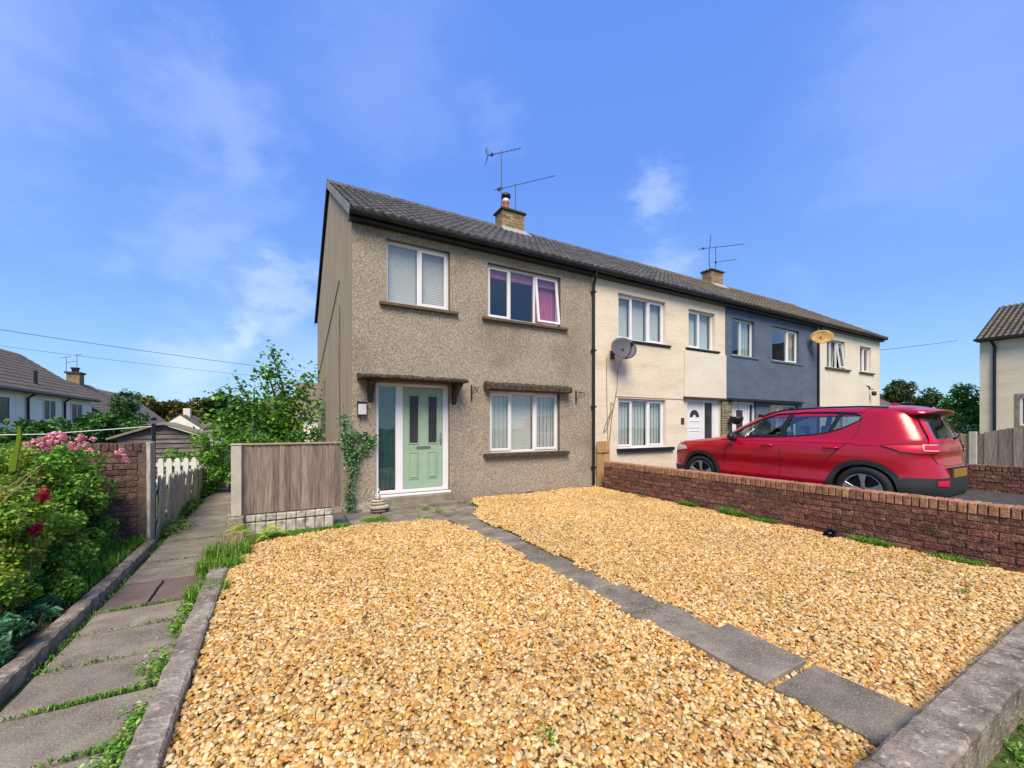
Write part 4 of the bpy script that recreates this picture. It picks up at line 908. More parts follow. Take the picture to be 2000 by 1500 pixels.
# ------------------------------------------------------------------ fences
def panel_fence(r, x0, x1, y, z0, z1, n, m, axis_='x', lap=.02, arch=None, tw=0):
    w_ = (x1-x0)/n
    for k in range(n):
        b = MB(); o_ = (.012 if k % 2 else 0) if not tw else random.uniform(0, .004)
        zt = z1 if arch is None else arch((k+.5)/n)
        if axis_ == 'x': b.box(0, w_+lap, 0, .014, z0, zt, .002); loc = (x0+k*w_, y+o_, 0)
        else: b.box(0, .014, 0, w_+lap, z0, zt, .002); loc = (y+o_, x0+k*w_, 0)
        b.build('board', m, r, loc=loc, rot=(0, random.uniform(-.006, .006) if axis_ == 'x' else 0, tw))
f1 = thing('wooden_fence', 'weathered feather edge fence panel between concrete post and house', 'fence', None)
panel_fence(f1, -.385, .79, 6.40, .335, 1.235, 17, 'board', lap=.006, tw=.17)
MB().box(-.385, .81, 6.385, 6.435, 1.236, 1.26).build('top_rail', 'board_tan', f1, bevel=.003)
MB().box(-.385, .81, 6.43, 6.46, .5, .57).box(-.385, .81, 6.43, 6.46, 1.0, 1.07).build('rear_rail', 'board', f1)
pst = thing('fence_post', 'pale concrete fence post on a brown stub beside the footpath', 'post', None)
MB().box(-.50, -.386, 6.30, 6.42, .34, 1.24, .002).prism([(-.51, 6.29, 1.24), (-.376, 6.29, 1.24), (-.376, 6.43, 1.24), (-.51, 6.43, 1.24)], (0, 0, .02)).build('shaft', 'conc', pst, bevel=.006)
stb = MB().box(-.525, -.36, 6.2, 6.45, .0, .34, .006).build('stub', 'kerb', pst, bevel=.012)
st2 = tag(MB().box(-.56, -.34, 5.95, 6.19, -.05, .20, .008).build('stone_block', 'kerb', bevel=.015), 'squat weathered block with pale top in front of the fence post stub', 'stone block')
# whitewashed block dwarf wall below the panel
dw = thing('dwarf_wall', 'low whitewashed block wall below the fence panel', 'garden wall')
MB().box(-.36, .70, 6.41, 6.50, -.1, .32).build('mortar_core', 'plinth', dw)
bm1 = MB().box(0, .112, 0, .09, 0, .085, .004).mesh('block', 'whiteblock', bevel=.01)
bm2 = MB().box(0, .112, 0, .09, 0, .17, .004).mesh('block', 'whiteblock', bevel=.014)
for k in range(9):
    link('block', bm2, dw, loc=(-.35+k*.118, 6.375+random.uniform(0, .008), .05)); link('block', bm1, dw, loc=(-.35+k*.118, 6.375+random.uniform(0, .008), .232))
# tan boards beside the downpipe
f2 = thing('wooden_fence', 'short tan board fence between downpipe and brick wall', 'fence')
panel_fence(f2, 6.44, 6.80, 7.36, .0, 1.12, 3, 'board_new'); MB().box(6.43, 6.80, 7.335, 7.358, .86, .94).build('rail', 'board_new', f2)
# picket fence by the footpath
f3 = thing('picket_fence', 'leaning flaking white paling fence along the left of the footpath', 'fence')
for k in range(36):
    y = 7.12+k*.122
    if 4 <= k <= 4: continue
    h = .80-.02*k*.28+random.uniform(-.03, .02); b = MB(); w_ = .116
    b.prism([(0, 0, -.02), (0, w_, -.02), (0, w_, h-.04), (0, w_*.75, h), (0, w_*.25, h), (0, 0, h-.04)], (.016, 0, 0))
    b.build('paling', 'paling', f3, loc=(-1.40+random.uniform(-.01, .01), y, 0), rot=(random.uniform(-.02, .02), random.uniform(.0, .06), random.uniform(-.03, .03)))
MB().box(-1.45, -1.405, 7.1, 11.5, .55, .62).box(-1.45, -1.405, 7.1, 11.5, .15, .22).build('rail', 'paling', f3)
f4 = thing('picket_fence', 'white picket gate panel behind the paling fence', 'fence')
pk = MB().prism([(0, 0, 0), (.09, 0, 0), (.09, 0, .50), (.07, 0, .56), (.02, 0, .56), (0, 0, .50)], (0, .02, 0)).mesh('picket', 'whitewood')
for k in range(6): link('picket', pk, f4, loc=(-2.22+k*.135, 10.8, .26))
MB().box(-2.28, -1.42, 10.82, 10.85, .66, .73).box(-2.28, -1.42, 10.82, 10.85, .34, .40).build('rail', 'whitewood', f4)
cp = thing('washing_line_pole', 'slim dark metal washing line pole with crossbar beside the wall end', 'pole', None, (-1.50, 7.55, -.1))
MB().tube([(0, 0, 0), (0, 0, 1.62)], .024, 8).build('pole', 'darkgutter', cp); MB().tube([(-.11, 0, 1.60), (.11, 0, 1.60)], .008, 6).lathe([(.03, 1.66), (.035, 1.69), (.02, 1.71)], n=8).build('crossbar', 'darkgutter', cp)
wlne = thing('washing_line', 'pale washing line stretched left from the dark pole', 'washing line', None)
MB().tube([(-1.52, 7.55, 1.48), (-2.6, 7.6, 1.38), (-4.4, 7.8, 1.36)], .006, 4).tube([(-1.52, 7.55, 1.25), (-2.6, 7.6, 1.17), (-3.6, 7.7, 1.18)], .005, 4).build('line', 'whitewood', wlne)
# right-hand fence beyond the drive
f5 = thing('wooden_fence', 'tan timber panel with dipped top left of the right hand post', 'fence', 'timber panels by the right hand house')
panel_fence(f5, 4.05, 5.9, 18.0, -.1, 1.3, 14, 'board_tan', 'y', arch=lambda t: 1.22+.10*sin(pi*t))
f6 = thing('wooden_fence', 'weathered timber panel with arched top at the right edge', 'fence', 'timber panels by the right hand house')
panel_fence(f6, 1.9, 3.85, 18.0, -.1, 1.3, 14, 'board', 'y', arch=lambda t: 1.22+.22*sin(pi*min(1, (1-t)*1.0)))
tag(MB().box(17.93, 18.06, 3.87, 4.03, -.1, 1.30).build('fence_post', 'conc', bevel=.01), 'pale concrete post between the two tan timber panels', 'post')

# ------------------------------------------------------------------ surrounding houses
def plain_roof(parent, x0, x1, y0, y1, ze, zr, m, ridge_axis='y', courses=12, ov=.25, both=True):
    """pitched roof with stepped courses; ridge along y (eaves at x0,x1) or x"""
    b = MB()
    def P(u, v, z): return (u, v, z) if ridge_axis == 'y' else (v, u, z)
    u0, u1, v0, v1 = (x0, x1, y0, y1) if ridge_axis == 'y' else (y0, y1, x0, x1)
    um = (u0+u1)/2
    for s_ in (0, 1):
        ue = u0-ov if s_ == 0 else u1+ov; zes = ze-(zr-ze)/(um-u0)*ov*.6
        for k in range(courses):
            t0, t1 = k/courses, (k+1)/courses
            a0 = ue+(um-ue)*t0; a1 = ue+(um-ue)*t1; z0 = zes+(zr-zes)*t0+.035; z1 = zes+(zr-zes)*t1+.008
            b.poly([P(a0, v0, z0), P(a0, v1, z0), P(a1, v1, z1), P(a1, v0, z1)])
            b.poly([P(a0, v0, z0-.04), P(a0, v1, z0-.04), P(a0, v1, z0), P(a0, v0, z0)])
    b.prism([P(u0-ov, v0, ze-(zr-ze)/(um-u0)*ov*.6-.06), P(um, v0, zr-.06), P(u1+ov, v0, ze-(zr-ze)/(um-u0)*ov*.6-.06), P(um, v0, zr-.12)], P(0, v1-v0, 0))
    return b.build('roof', m, parent)
def block_house(name, label, x0, x1, y0, y1, zb, ze, zr, wm, rm, ra='y', group=None, ov=.25, courses=12):
    r = thing(name, label, 'house', group)
    b = MB()
    if ra == 'y': 
        xm = (x0+x1)/2; b.prism([(x0, y0+.05, zb), (x1, y0+.05, zb), (x1, y0+.05, ze), (xm, y0+.05, zr-.1), (x0, y0+.05, ze)], (0, y1-y0-.1, 0))
    else:
        ym = (y0+y1)/2; b.prism([(x0+.05, y0, zb), (x0+.05, y1, zb), (x0+.05, y1, ze), (x0+.05, ym, zr-.1), (x0+.05, y0, ze)], (x1-x0-.1, 0, 0))
    b.build('wall', wm, r); plain_roof(r, x0, x1, y0, y1, ze, zr, rm, ra, courses, ov)
    return r
def far_window(parent, face, a0, a1, z0, z1, divs=1, facing='+x'):
    s_ = 1 if facing == '+x' else -1
    b = MB(); 
    def B(bb, a, c, d, e, p0, p1): bb.box(min(face+s_*p0, face+s_*p1), max(face+s_*p0, face+s_*p1), a, c, d, e)
    w_ = .07
    B(b, a0, a0+w_, z0, z1, 0.004, .05); B(b, a1-w_, a1, z0, z1, 0.004, .05); B(b, a0+w_, a1-w_, z0, z0+w_, 0.004, .05); B(b, a0+w_, a1-w_, z1-w_, z1, 0.004, .05)
    for k in range(1, divs+1): c = a0+(a1-a0)*k/(divs+1); B(b, c-.035, c+.035, z0+w_, z1-w_, 0.004, .048)
    f = b.build('window', 'upvc', parent); p = MB(); B(p, a0+w_, a1-w_, z0+w_, z1-w_, .006, .02); p.build('pane', 'obscure', f)
A_ = block_house('row_house', 'white house with brown roof nearest the left edge', -18.3, -11.3, 20, 40, -3, 3.45, 6.2, 'white_render', 'roof_far', ov=.35, group='white houses down the left side')
for (a0, a1, z0, z1, d) in ((27.5, 29.6, 1.55, 2.9, 1), (32.9, 34.4, 1.75, 2.95, 1), (36.5, 38.2, 1.7, 2.9, 1)): far_window(A_, -11.3, a0, a1, z0, z1, d)
MB().tube([(-10.95, 20, 3.20), (-10.95, 40.1, 3.20)], .09, 8).build('gutter', 'darkgutter', A_)
for y_ in (31.4, 35.7): MB().tube([(-10.98, y_, 3.2), (-11.2, y_-.3, 2.9), (-11.2, y_-.3, -1.5)], .06, 8).build('downpipe', 'darkgutter', A_)
MB().tube([(-11.6, 33.0, 3.5), (-11.6, 33.0, 4.5)], .08, 8).build('soil_pipe', 'black', A_)
B_ = block_house('row_house', 'lower white house with red brown roof and chimney, second from left', -18.3, -11.3, 40.3, 52, -3, 2.5, 5.1, 'white_render', 'roof_far', ov=.35, group='white houses down the left side')
MB().tube([(-10.95, 40.3, 2.28), (-10.95, 52, 2.28)], .09, 8).build('gutter', 'darkgutter', B_)
ch = MB().box(-15.3, -14.5, 48.6, 49.6, 4.4, 5.85).build('chimney', 'brick_yellow', B_)
MB().box(-15.4, -14.4, 48.5, 49.7, 5.83, 5.98).build('cap', 'moss', ch); MB().lathe([(.22, 5.98), (.24, 6.25), (.3, 6.27), (.3, 6.38)], (-14.9, 49.1, 0), n=12).build('chimney_pot', 'black', ch)
ae = thing('tv_aerial', 'pair of small aerials above the chimney of the left row', 'aerial', None, (-15.0, 48.6, 5.85))
MB().tube([(-.3, 0, 0), (-.3, 0, 1.35)], .02, 5).tube([(.35, 0, 0), (.35, 0, 1.6)], .02, 5).tube([(-.6, 0, 1.25), (0, 0, 1.4)], .02, 5).tube([(.2, 0, 1.5), (.65, 0, 1.65)], .02, 5).tube([(-.3, 0, .9), (.3, 0, 1.0)], .02, 5).build('mast', 'metal', ae)
C_ = block_house('row_house', 'grey roofed house third along, above the lap board shed', -18.3, -11.3, 53, 64, -4, 1.6, 4.9, 'cream2', 'roof_far2', ov=.3, group='white houses down the left side')
D_ = block_house('row_house', 'distant white gabled house in front of the wood', -17.2, -11.0, 88, 104, -5, .75, 3.3, 'white_render', 'roof_far2', ov=.2)
MB().box(-14.6, -13.6, 94, 95.5, 2.8, 4.5).build('chimney', 'cream2', D_)
# large lap-board shed
sh = thing('timber_shed', 'long grey brown lap board shed with low pitched roof', 'shed', None)
xc, yf_ = -2.4, 13.0
xL, xR, zE, zA = -3.25, -1.56, 1.17, 1.50
for k in range(22):
    z0 = -.9+k*.115; z1 = z0+.12
    if z0 > zA-.05: break
    def half(z): return 1 if z <= zE else max(0, (zA-z)/(zA-zE))
    h0, h1_ = half(z0), half(min(z1, zA)); cxx = (xL+xR)/2; hw = (xR-xL)/2
    MB().prism([(cxx-hw*h0, yf_-.03, z0), (cxx+hw*h0, yf_-.03, z0), (cxx+hw*h1_, yf_, min(z1, zA)), (cxx-hw*h1_, yf_, min(z1, zA))], (0, .03, 0)).build('board', 'shed', sh)
MB().box(xL+.05, xR-.05, yf_+.05, yf_+1.2, -1.8, zE-.01).build('wall', 'shed', sh)
cxx = (xL+xR)/2
MB().prism([(xL-.15, yf_-.15, zE-.02), (cxx, yf_-.15, zA+.02), (xR+.15, yf_-.15, zE-.02), (xR+.15, yf_-.15, zE+.03), (cxx, yf_-.15, zA+.07), (xL-.15, yf_-.15, zE+.03)], (0, 1.5, 0)).build('roof', 'plinth', sh)
MB().box(xR-.02, xR+.05, yf_-.05, yf_+.03, -1.5, zE).build('corner_trim', 'verge', sh)
s2 = thing('garden_shed', 'small pale blue board shed beyond the lap board shed', 'shed', None)
for k in range(8): MB().box(-2.08, -1.82, 19.0-(.012 if k % 2 else 0), 19.03, -.7+k*.26, -.7+k*.26+.25).build('board', 'shed_pale', s2)
MB().box(-2.30, -2.10, 18.98, 19.03, -.7, 1.4).build('door', 'greyplastic', s2); MB().box(-2.32, -1.80, 19.04, 20.6, -1.5, 1.35).build('wall', 'shed_pale', s2); MB().box(-2.11, -2.07, 18.93, 19.0, -.7, 1.42).build('door_post', 'whitewood', s2)
MB().prism([(-2.40, 18.9, 1.40), (-1.75, 18.9, 1.36), (-1.75, 18.9, 1.42), (-2.40, 18.9, 1.62)], (0, 1.8, 0)).build('roof', 'plinth', s2)
gt = thing('garden_gate', 'slate blue board gate at the far end of the footpath', 'gate', None)
for k in range(5): MB().box(-1.30+k*.16, -1.15+k*.16, 15.5, 15.53, 0, .98).build('board', 'blue', gt)
tag(MB().box(-1.56, -1.30, 14.5, 14.6, -.2, .95).build('board_fence', 'board_new'), 'rusty brown board fence behind the leafy verge at path end', 'fence')
bh = block_house('garden_building', 'white building with grey roof half hidden behind the garden tree', 1.25, 6.0, 31, 37, -2, 2.1, 4.6, 'white_render', 'roof_far2', 'x')
# tall thin lamp posts seen over the fence
for (x, y, h, lab, armd) in ((-1.32, 33, 5.2, 'distant street lamp with short arm rising behind the garden tree', 1),):
    r = thing('street_lamp', lab, 'street lamp', None, (x, y, -1.2)); MB().tube([(0, 0, 0), (0, 0, h)], [.07, .045], 6).tube([(0, 0, h), (.3, 0, h+.12), (1.3, 0, h+.12)], .03, 6).build('column', 'metal', r); MB().box(1.2, 1.7, -.1, .1, h+.08, h+.18).build('lamp_head', 'greyplastic', r)
# right-hand cream house
hr = thing('terraced_house', 'cream house with brown tiled roof at the right edge', 'house', None)
fx, yE = 24.8, 5.26
b = MB()
wy0, wy1 = -6, yE
ops = [(2.5, 4.22, 1.48, 2.58)]
xs_ = sorted({wy0, wy1, ops[0][0], ops[0][1]}); zs_ = sorted({-.2, 4.95, ops[0][2], ops[0][3]})
for i in range(len(xs_)-1):
    for j in range(len(zs_)-1):
        if xs_[i] == ops[0][0] and zs_[j] == ops[0][2]: continue
        b.poly([(fx, xs_[i], zs_[j]), (fx, xs_[i+1], zs_[j]), (fx, xs_[i+1], zs_[j+1]), (fx, xs_[i], zs_[j+1])])
b.box(fx+.13, fx+6.5, wy0, wy1, -.2, 4.7); b.build('wall', 'cream', hr)
q = MB(); a0, a1, z0, z1 = ops[0]; q.box(fx-.015, fx+.12, a0-.12, a0, z0-.12, z1+.12); q.box(fx-.015, fx+.12, a1, a1+.12, z0-.12, z1+.12); q.box(fx-.015, fx+.12, a0, a1, z0-.12, z0); q.box(fx-.015, fx+.12, a0, a1, z1, z1+.12); q.build('window_surround', 'plinth', hr)
far_window(hr, fx+.09, a0, a1, z0, z1, 1, '-x')
rr_ = MB(); xr = fx+3.25; rr_.prism([(fx-.25, wy0, 4.92), (xr, wy0, 6.75), (fx+6.7, wy0, 4.9), (xr, wy0, 6.6)], (0, wy1-wy0+.1, 0)); rf = rr_.build('roof', 'channel_shade', hr)
Ls = math.hypot(xr-fx+.25, 1.83); an = math.atan2(1.83, xr-fx+.25); me = tile_mesh(M['tile_brown'], .35, Ls/11+.05)
for r_ in range(11):
    for c_ in range(12):
        s_ = Ls/11*r_
        link('tile', me, rf, loc=(fx-.25+cos(an)*s_-sin(an)*.03, yE+.1-c_*.35, 4.92+sin(an)*s_+cos(an)*.03), rot=(an-.05, 0, -pi/2))
for o in [o for o in rf.children]:
    s_ = o.location
    o.rotation_mode = 'QUATERNION'; o.rotation_quaternion = Matrix.Rotation(-pi/2, 4, 'Z').to_quaternion() @ Matrix.Rotation(an-.05, 4, 'X').to_quaternion()
MB().box(fx-.34, fx-.26, wy0, wy1+.1, 4.86, 4.96).build('gutter', 'darkgutter', hr); MB().box(fx-.25, fx+.0, wy0, wy1+.05, 4.84, 4.88).build('soffit', 'darkgutter', hr)
MB().tube([(fx-.3, 4.9, 4.88), (fx-.06, 4.85, 4.6), (fx-.06, 4.85, .0)], .05, 8).build('downpipe', 'black', hr)
lb = block_house('row_house', 'low white building with brown roof beyond the car', 42, 50, 13.5, 21, -1, 2.6, 4.4, 'white_render', 'roof_far', 'x')
MB().box(45.2, 45.9, 16.9, 17.6, 4.0, 5.0).build('chimney', 'cream2', lb)
# overhead cables
def cable(label, p, q_, sag, r_=.02):
    p, q_ = Vector(p), Vector(q_); pts = []
    for k in range(13): t = k/12; v = p.lerp(q_, t); v.z -= sag*4*t*(1-t); pts.append(v)
    tag(MB().tube(pts, r_, 5).build('overhead_cable', 'metal'), label, 'cable', 'overhead cables')
cable('upper overhead cable crossing the sky left of the house', (-30, 21.5, 8.0), (1.5, 32, 5.2), .5, .012)
cable('lower overhead cable crossing the sky left of the house', (-30, 26, 7.5), (1.0, 36, 5.0), .5, .009)
cable('overhead cable between the terrace end and the right hand house', (22, 13, 5.0), (40, 9.5, 7.2), .15, .012)

# ------------------------------------------------------------------ the red car
def make_car():
    #        zf    zr    yf     yr     w     n
    LV = [(.24, .26, 2.08, -2.00, .84, 5), (.32, .32, 2.17, -2.10, .90, 5), (.44, .44, 2.20, -2.14, .935, 5), (.62, .62, 2.215, -2.145, .908, 5),
          (.82, .84, 2.19, -2.08, .928, 5), (.93, .98, 2.13, -2.09, .915, 5), (.99, 1.06, 2.02, -2.07, .89, 5),
          (1.10, 1.14, 1.14, -2.03, .820, 6), (1.29, 1.32, .76, -1.94, .755, 6), (1.475, 1.50, .40, -1.84, .680, 6), (1.575, 1.585, .16, -1.80, .59, 5), (1.635, 1.62, -.16, -1.72, .42, 4), (1.66, 1.635, -.42, -1.6, .2, 4)]
    LV = np.array(LV, float); nL = len(LV)
    def par(l):
        l = min(max(l, 0), nL-1-1e-6); i = int(l); t = l-i
        p0, p1, p2, p3 = LV[max(i-1, 0)], LV[i], LV[min(i+1, nL-1)], LV[min(i+2, nL-1)]
        m1 = (p2-p0)/2; m2 = (p3-p1)/2
        if i in (6,): m1 = (p2-p1)*.9; 
        if i == 5: m2 = (p2-p1)*.9
        return (2*t**3-3*t**2+1)*p1+(t**3-2*t*t+t)*m1*.9+(-2*t**3+3*t*t)*p2+(t**3-t*t)*m2*.9
    def surf(ph, l):
        zf, zr, yf, yr, w_, n = par(l); c, s = cos(ph), sin(ph); den = (abs(c)**n+abs(s)**n)**(1/n)
        x = w_*s/den; y = (yf+yr)/2+(yf-yr)/2*c/den; z = zr+(zf-zr)*(y-yr)/(yf-yr)
        return Vector((x, y, z))
    def nrm(ph, l):
        e = .01; a_ = surf(ph+e, l)-surf(ph-e, l); b_ = surf(ph, l+e)-surf(ph, l-e); n_ = a_.cross(b_).normalized(); p = surf(ph, l)
        if n_.dot(Vector((p.x*2, p.y*.6, (p.z-.7)))) < 0: n_ = -n_
        return n_
    def ph_y(y, l, sd_):       # side angle for given y
        lo, hi = .02, pi-.02
        for _ in range(40):
            m_ = (lo+hi)/2
            if surf(m_, l).y > y: lo = m_
            else: hi = m_
        return lo*sd_
    def l_z(ph, z):
        lo, hi = 0, nL-1
        for _ in range(40):
            m_ = (lo+hi)/2
            if surf(ph, m_).z < z: lo = m_
            else: hi = m_
        return lo
    def uv(y, z, sd_=-1):
        l = 4.
        for _ in range(8): ph = ph_y(y, l, sd_); l = l_z(ph, z)
        return (ph, l)
    def ph_x(x, l):            # rear angle for x
        lo, hi = pi/2+.05, pi+pi/2-.05
        for _ in range(40):
            m_ = (lo+hi)/2
            if surf(m_, l).x > x: lo = m_
            else: hi = m_
        return lo
    def uvr(x, z):
        l = 4.
        for _ in range(8): ph = ph_x(x, l); l = l_z(ph, z)
        return (ph, l)
    car = thing('car', 'bright red compact estate car parked nose to the terrace on the driveway', 'car')
    NP = 120; rows = []
    ls = []
    for i in range(nL-1): ls += [i+t for t in np.linspace(0, 1, 5)[:-1]]
    ls.append(nL-1)
    for l in ls: rows.append([surf(2*pi*k/NP, l) for k in range(NP)])
    b = MB(); b.grid(rows, close=True); b.f.append(tuple(range(NP))); e = (len(rows)-1)*NP; b.f.append(tuple(range(e, e+NP)))
    me = b.mesh('body', 'paint'); me.materials.append(M['carglass']); me.materials.append(M['clad'])
    lg0, lg1 = ls.index(7), ls.index(9)
    for i, p in enumerate(me.polygons):
        row = i//NP
        if lg0 <= row < lg1: p.material_index = 1
    tmp = bpy.data.objects.new('tmp', me); C.objects.link(tmp)
    cut = []
    for y in (1.351, -1.351):
        for sx in (-1, 1):
            cb = MB(); cb.lathe([(.395, sx*.60), (.395, sx*1.1)], (0, y, .36), 'x', 40); cme = cb.mesh('cut', 'clad')
            co = bpy.data.objects.new('cut', cme); C.objects.link(co); cut.append(co)
            md = tmp.modifiers.new('b', 'BOOLEAN'); md.operation = 'DIFFERENCE'; md.object = co; md.solver = 'EXACT'; md.material_mode = 'TRANSFER'
    dg = bpy.context.evaluated_depsgraph_get(); ev = tmp.evaluated_get(dg); bme = bpy.data.meshes.new_from_object(ev)
    bpy.data.objects.remove(tmp)
    for c_ in cut: bpy.data.objects.remove(c_)
    gi = [i for i, m_ in enumerate(bme.materials) if m_ and m_.name == 'car_glass']; gi = gi[0] if gi else 1
    def split(name, keep, m_names=None):
        bm = bmesh.new(); bm.from_mesh(bme); dl = [f for f in bm.faces if not keep(f)]; bmesh.ops.delete(bm, geom=dl, context='FACES')
        m2 = bpy.data.meshes.new(name); bm.to_mesh(m2); bm.free()
        for mm in bme.materials: m2.materials.append(mm)
        m2.polygons.foreach_set('use_smooth', [True]*len(m2.polygons)); return m2
    body = split('body', lambda f: f.material_index != gi); autosmooth(body, 32); link('body', body, car)
    fr = lambda f: f.normal
    wsc = split('windscreen', lambda f: f.material_index == gi and f.calc_center_median().y > .02 and abs(f.normal.x) < .62 and f.normal.y > 0); link('windscreen', wsc, car)
    rw = split('rear_window', lambda f: f.material_index == gi and f.normal.y < -.5); link('rear_window', rw, car)
    sw = split('side_window', lambda f: f.material_index == gi and not (f.calc_center_median().y > .02 and abs(f.normal.x) < .62 and f.normal.y > 0) and not f.normal.y < -.5)
    link('side_window', sw, car)
    def patch(name, A, B, m, off=.006, rows_=6, n=None, parent=car, both=True, label=None, sub=3):
        """A,B polylines of (ph,l); filled between"""
        def dens(P):
            R = []
            for i in range(len(P)-1):
                for k in range(sub): t = k/sub; R.append((P[i][0]*(1-t)+P[i+1][0]*t, P[i][1]*(1-t)+P[i+1][1]*t))
            R.append(P[-1]); return R
        A, B = dens(A), dens(B); obs = []
        for mir in ((1, -1) if both else (1,)):
            g = []
            for r_ in range(rows_+1):
                t = r_/rows_; row = []
                for p, q_ in zip(A, B):
                    u = p[0]*(1-t)+q_[0]*t; l = p[1]*(1-t)+q_[1]*t; v = surf(u, l)+nrm(u, l)*off; row.append((v.x*mir, v.y, v.z))
                g.append(row)
            bb = MB(); bb.grid(g); o_ = bb.build(name, m, parent, smooth=True, label=label); obs.append(o_)
        return obs
    U = lambda pts: [uv(y, z) for y, z in pts]
    # daylight opening outline pieces: surfaces around the side glass
    win_bot = [(.95, 1.085), (.62, 1.10), (.2, 1.115), (-.2, 1.13), (-.6, 1.165), (-.85, 1.21), (-1.05, 1.28), (-1.26, 1.40)]
    patch('belt_panel', U([(y, 1.05) for y, z in win_bot]), U(win_bot), 'paint', .007)
    patch('rear_quarter_panel', U([(-1.26, 1.03), (-1.5, 1.03), (-1.75, 1.03), (-1.92, 1.03), (-1.97, 1.04)]), U([(-1.26, 1.40), (-1.27, 1.49), (-1.45, 1.535), (-1.62, 1.54), (-1.72, 1.54)]), 'paint', .007, rows_=14)
    patch('quarter_fill', U([(-1.05, 1.09), (-1.26, 1.09)]), U([(-1.05, 1.285), (-1.26, 1.40)]), 'paint', .008)
    # door window frame in black around glass, thin
    def strip(name, P, wd, m, off=.009, both=True, parent=car):
        for mir in ((1, -1) if both else (1,)):
            pts = [surf(u, l)+nrm(u, l)*off for u, l in P]; fine = []
            bb = MB(); bb.tube([(p.x*mir, p.y, p.z) for p in pts], wd, 6); bb.build(name, m, parent, smooth=True)
    win_top = [(-1.26, 1.40), (-1.28, 1.46), (-1.2, 1.505), (-.9, 1.53), (-.5, 1.54), (-.05, 1.52), (.20, 1.44), (.42, 1.335), (.62, 1.225), (.84, 1.11)]
    def dn(P, k=4):
        R = []
        for i in range(len(P)-1):
            for j in range(k): t = j/k; R.append((P[i][0]*(1-t)+P[i+1][0]*t, P[i][1]*(1-t)+P[i+1][1]*t))
        return R+[P[-1]]
    strip('window_trim', U(dn(win_bot[1:])), .010, 'black'); strip('window_trim', U(dn(win_top)), .013, 'black')
    # a pillar and cant rail in red above trim
    patch('roof_frame', U([(.84, 1.12), (.62, 1.235), (.42, 1.345), (.20, 1.45), (-.05, 1.53), (-.5, 1.55), (-.9, 1.545), (-1.3, 1.52)]),
          [uv(.92, 1.13), uv(.71, 1.25), uv(.51, 1.365), uv(.29, 1.475), uv(.0, 1.56), uv(-.5, 1.59), uv(-.9, 1.59), uv(-1.3, 1.59)], 'paint', .008)
    patch('door_pillar', U([(-.12, 1.13), (-.24, 1.135)]), U([(-.24, 1.53), (-.32, 1.535)]), 'black', .010)
    patch('door_pillar', U([(-.86, 1.215), (-.93, 1.235)]), U([(-.98, 1.525), (-1.04, 1.52)]), 'black', .010)
    patch('mirror_sail', U([(.80, 1.10), (.60, 1.105)]), U([(.78, 1.125), (.60, 1.19)]), 'black', .010)
    # cladding: wheel arches, sills, bumpers
    for yc in (1.351, -1.351):
        A, B = [], []
        a0_, a1_ = (-18, 200) if yc > 0 else (-20, 198)
        for d in np.linspace(a0_, a1_, 26):
            t = radians(d); A.append(uv(yc+.392*cos(t), max(.25, .36+.392*sin(t)))); B.append(uv(yc+.465*cos(t), max(.25, .36+.465*sin(t))))
        patch('wheel_arch', A, B, 'clad', .012, rows_=3, sub=1)
    patch('sill_cladding', U([(.92, .25), (.3, .25), (-.4, .25), (-.93, .25)]), U([(.90, .36), (.3, .345), (-.4, .345), (-.90, .40)]), 'clad', .012)
    phs = uv(-1.77, .4)[0]; ring = [phs*(1-t)+(-pi)*t for t in np.linspace(0, 1, 22)]
    patch('bumper_cladding', [(p, l_z(p, .255)) for p in ring], [(p, l_z(p, .60)) for p in ring], 'clad', .012, sub=1)
    patch('bumper_trim', [(p, l_z(p, .31)) for p in ring[8:]], [(p, l_z(p, .335)) for p in ring[8:]], 'alloy', .018, rows_=2, sub=1)
    phf = uv(1.76, .4)[0]; ringf = [phf*(1-t) for t in np.linspace(0, 1, 14)]
    patch('front_bumper_cladding', [(p, l_z(p, .26)) for p in ringf], [(p, l_z(p, .48)) for p in ringf], 'clad', .012, sub=1)
    patch('headlight', [uv(1.66, .84), uv(1.9, .80), uv(2.05, .80)], [uv(1.72, .90), uv(1.9, .915), uv(2.02, .92)], 'whitelens', .010)
    # tail lights : wrap the corner, with pale U outline and tall arm on the pillar
    side = uv(-1.56, 1.03)[0]; mid = uv(-1.86, 1.0)[0]; cen = -(2*pi-ph_x(-.52, 5.6))
    tl = [side]+[side*(1-t)+cen*t for t in (.25, .5, .75, 1)]
    zt = [1.045, 1.06, 1.065, 1.07, 1.07]; zb = [1.03, .955, .94, .94, .945]
    patch('tail_light', [(p, l_z(p, z)) for p, z in zip(tl, zb)], [(p, l_z(p, z)) for p, z in zip(tl, zt)], 'redlens', .014, sub=4)
    for zz_ in (zt, zb): strip('tail_light_seal', dn([(p, l_z(p, z)) for p, z in zip(tl, zz_)], 4), .005, 'black', .014)
    u0, u1 = side*.42+cen*.58, cen
    pts = [(u1*1.0, l_z(u1, 1.048)), (u0, l_z(u0, 1.05)), (u0, l_z(u0, .975)), (u1, l_z(u1, .972))]
    strip('light_signature', dn(pts, 6), .009, 'whitelens', .018)
    arm0 = side*.30+cen*.70; arm1 = side*.05+cen*.95
    up = [(arm0, l_z(arm0, z)) for z in (1.07, 1.18, 1.30, 1.42)]; upb = [(arm1, l_z(arm1, z)) for z in (1.07, 1.18, 1.30, 1.42)]
    patch('tail_light_arm', up, upb, 'redlens', .013)
    # tailgate frame round the glass in red, rear reflectors, plate
    cl = ph_x(-.50, 8); cr_ = pi
